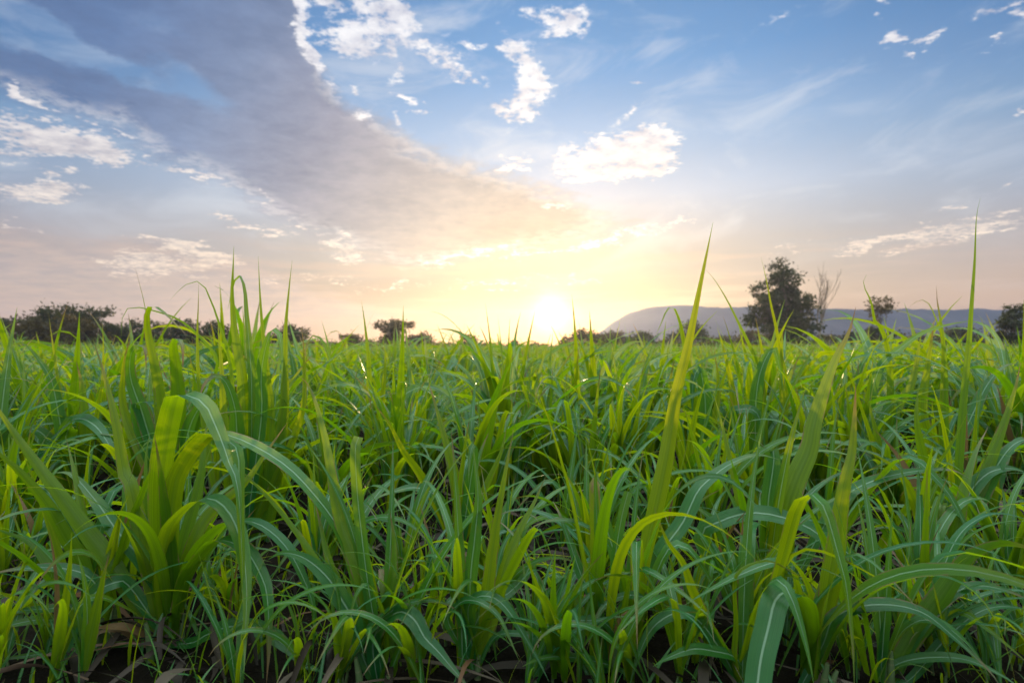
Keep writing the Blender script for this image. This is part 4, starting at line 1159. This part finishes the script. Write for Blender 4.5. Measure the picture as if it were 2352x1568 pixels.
# the rest of the field as one mass
def mass(spec):
    bag = Bag()
    for (y0, y1, dens, nleaf, nseg, ncol, sc, nvar) in spec:
        kinds = []
        for i in range(nvar):
            b = Bag()
            for nm, V, F, U, A in plant_pieces(np.random.default_rng(int(400 + i + y0)), nseg, ncol, nleaf, 3):
                if nm == 'leaf': b.add(V, F, U, A)
            kinds.append(b.arrays())
        area = .95 * (y1 ** 2 - y0 ** 2)
        n = int(area * dens)
        y = np.sqrt(rng.uniform(y0 ** 2, y1 ** 2, n)); x = rng.uniform(-.95, .95, n) * y
        if y0 < 12:
            ok = y > Y_END + .1 * np.abs(x) * 0
            x, y = x[ok], y[ok]; n = len(x)
        which = rng.integers(0, nvar, n)
        for k in range(nvar):
            V, F, U, A = kinds[k]
            idx = np.where(which == k)[0]
            m = len(idx)
            a = rng.uniform(0, 6.28, m); s = sc * rng.choice([.75, .9, 1.0, 1.15, 1.4], m, p=[.2, .3, .25, .17, .08]) * rng.uniform(.9, 1.1, m)
            c, sn = np.cos(a) * s, np.sin(a) * s
            X = V[None, :, 0] * c[:, None] - V[None, :, 1] * sn[:, None] + x[idx][:, None]
            Yv = V[None, :, 0] * sn[:, None] + V[None, :, 1] * c[:, None] + y[idx][:, None]
            Z = V[None, :, 2] * (s * rng.uniform(.8, 1.15, m) * min(1, .95 / sc))[:, None]
            VV = np.stack([X, Yv, Z], -1).reshape(-1, 3)
            FF = (F[None] + (np.arange(m) * len(V))[:, None, None]).reshape(-1, F.shape[1])
            AA = np.tile(A, (m, 1)); AA[:, 0] = np.clip(AA[:, 0] + np.repeat(rng.normal(0, .15, m), len(V)), 0, 1)
            bag.add(VV, FF, np.tile(U, (m, 1)), AA)
    return bag.mesh('sugarcane_field', M_LEAF)
field = mesh_obj('sugarcane_field', mass([(max(Y_END - 1.0, 6), 16, 8.0, 14, 9, 3, .86, 8), (16, 40, 3.6, 12, 7, 2, .95, 6), (40, 120, .9, 12, 6, 2, 1.25, 6)]))
tag(field, kind='stuff')

# ------------------------------------------------------------------ low grass and dead leaves on the soil in front
def low_grass():
    r = np.random.default_rng(9)
    b = Bag()
    for i in range(2200):
        y = r.uniform(1.15, 4.2); x = r.uniform(-1, 1) * (y * .95 + .2)
        L = r.uniform(.06, .24)
        P, T, W = leaf_path(r, L, r.uniform(.05, .7), r.uniform(0, 6.28), r.uniform(.2, 1.6), n=7)
        W, N = twist(T, W, r.normal(0, .4))
        V, F, U = ribbon(P, W, N, width_profile(np.linspace(0, 1, 7)) * r.uniform(.004, .011), 3)
        b.add(V + np.array([x, y, 0]), F, U, (r.uniform(), r.uniform(0, .9), r.uniform()))
    return b.mesh('grass', M_LEAF)
tag(mesh_obj('grass', low_grass()), kind='stuff')

def litter():
    r = np.random.default_rng(10)
    m, h = new_mat('dead_cane_leaf')
    at = h.n('ShaderNodeAttribute'); at.attribute_name = 'leafvar'
    sv = h.n('ShaderNodeSeparateXYZ'); h.t.links.new(at.outputs['Vector'], sv.inputs[0])
    uvn = h.n('ShaderNodeUVMap'); uvn.uv_map = 'UVMap'
    vein = h.noise(h.vm('MULTIPLY', uvn.outputs[0], (30, 2, 1)), 1.0, 3.0)
    col = h.ramp(sv.outputs[0], [(0, (.014, .009, .007)), (.6, (.032, .021, .016)), (.9, (.10, .075, .06)), (1, (.10, .04, .014))])
    col = h.mix(1.0, col, h.mix(vein, (.6, .6, .6), (1.2, 1.2, 1.2)), 'MULTIPLY')
    finish(h, principled(h, col, .7, .3).outputs[0])
    b = Bag()
    for i in range(1100):
        y = r.uniform(1.15, 4.5); x = r.uniform(-1, 1) * (y * .95 + .2)
        L = r.uniform(.12, .5); a = r.uniform(0, 6.28); n = 9
        t = np.linspace(0, 1, n)
        aa = a + r.normal(0, .6) * t
        P = np.stack([np.cumsum(np.cos(aa)) * L / n, np.cumsum(np.sin(aa)) * L / n, .012 + r.uniform(.0, .07) * np.sin(t * np.pi) + r.uniform(0, .03)], -1)
        T = norm(np.gradient(P, axis=0))
        W = norm(np.cross(T, [0, 0, 1.0]))
        W, N = twist(T, W, r.normal(0, .5) + r.normal(0, 1.0) * t)
        V, F, U = ribbon(P, W, N, width_profile(t) * r.uniform(.008, .028), 3, r.uniform(.1, .5))
        b.add(V + np.array([x, y, .004]), F, U, (r.uniform(), 1, r.uniform()))
    return b.mesh('fallen_leaves', m)
tag(mesh_obj('fallen_leaves', litter()), kind='stuff')

# ------------------------------------------------------------------ haze: even, pale air over the whole scene
def haze_box():
    x0, x1, y0, y1, z0, z1 = -1500, 2100, -60, 1000, -1.6, 62
    V = [(x, y, z) for z in (z0, z1) for y in (y0, y1) for x in (x0, x1)]
    F = [(0, 2, 3, 1), (4, 5, 7, 6), (0, 1, 5, 4), (2, 6, 7, 3), (0, 4, 6, 2), (1, 3, 7, 5)]
    m, h = new_mat('haze')
    v = h.n('ShaderNodeVolumePrincipled')
    v.inputs['Color'].default_value = (.64, .70, 1.0, 1)
    v.inputs['Density'].default_value = HAZE
    v.inputs['Anisotropy'].default_value = .62
    o = h.n('ShaderNodeOutputMaterial')
    h.t.links.new(v.outputs[0], o.inputs['Volume'])
    tag(mesh_obj('haze', make_mesh('haze', V, F, mat=m, smooth=False)), kind='stuff')
HAZE = 0.00045
haze_box()
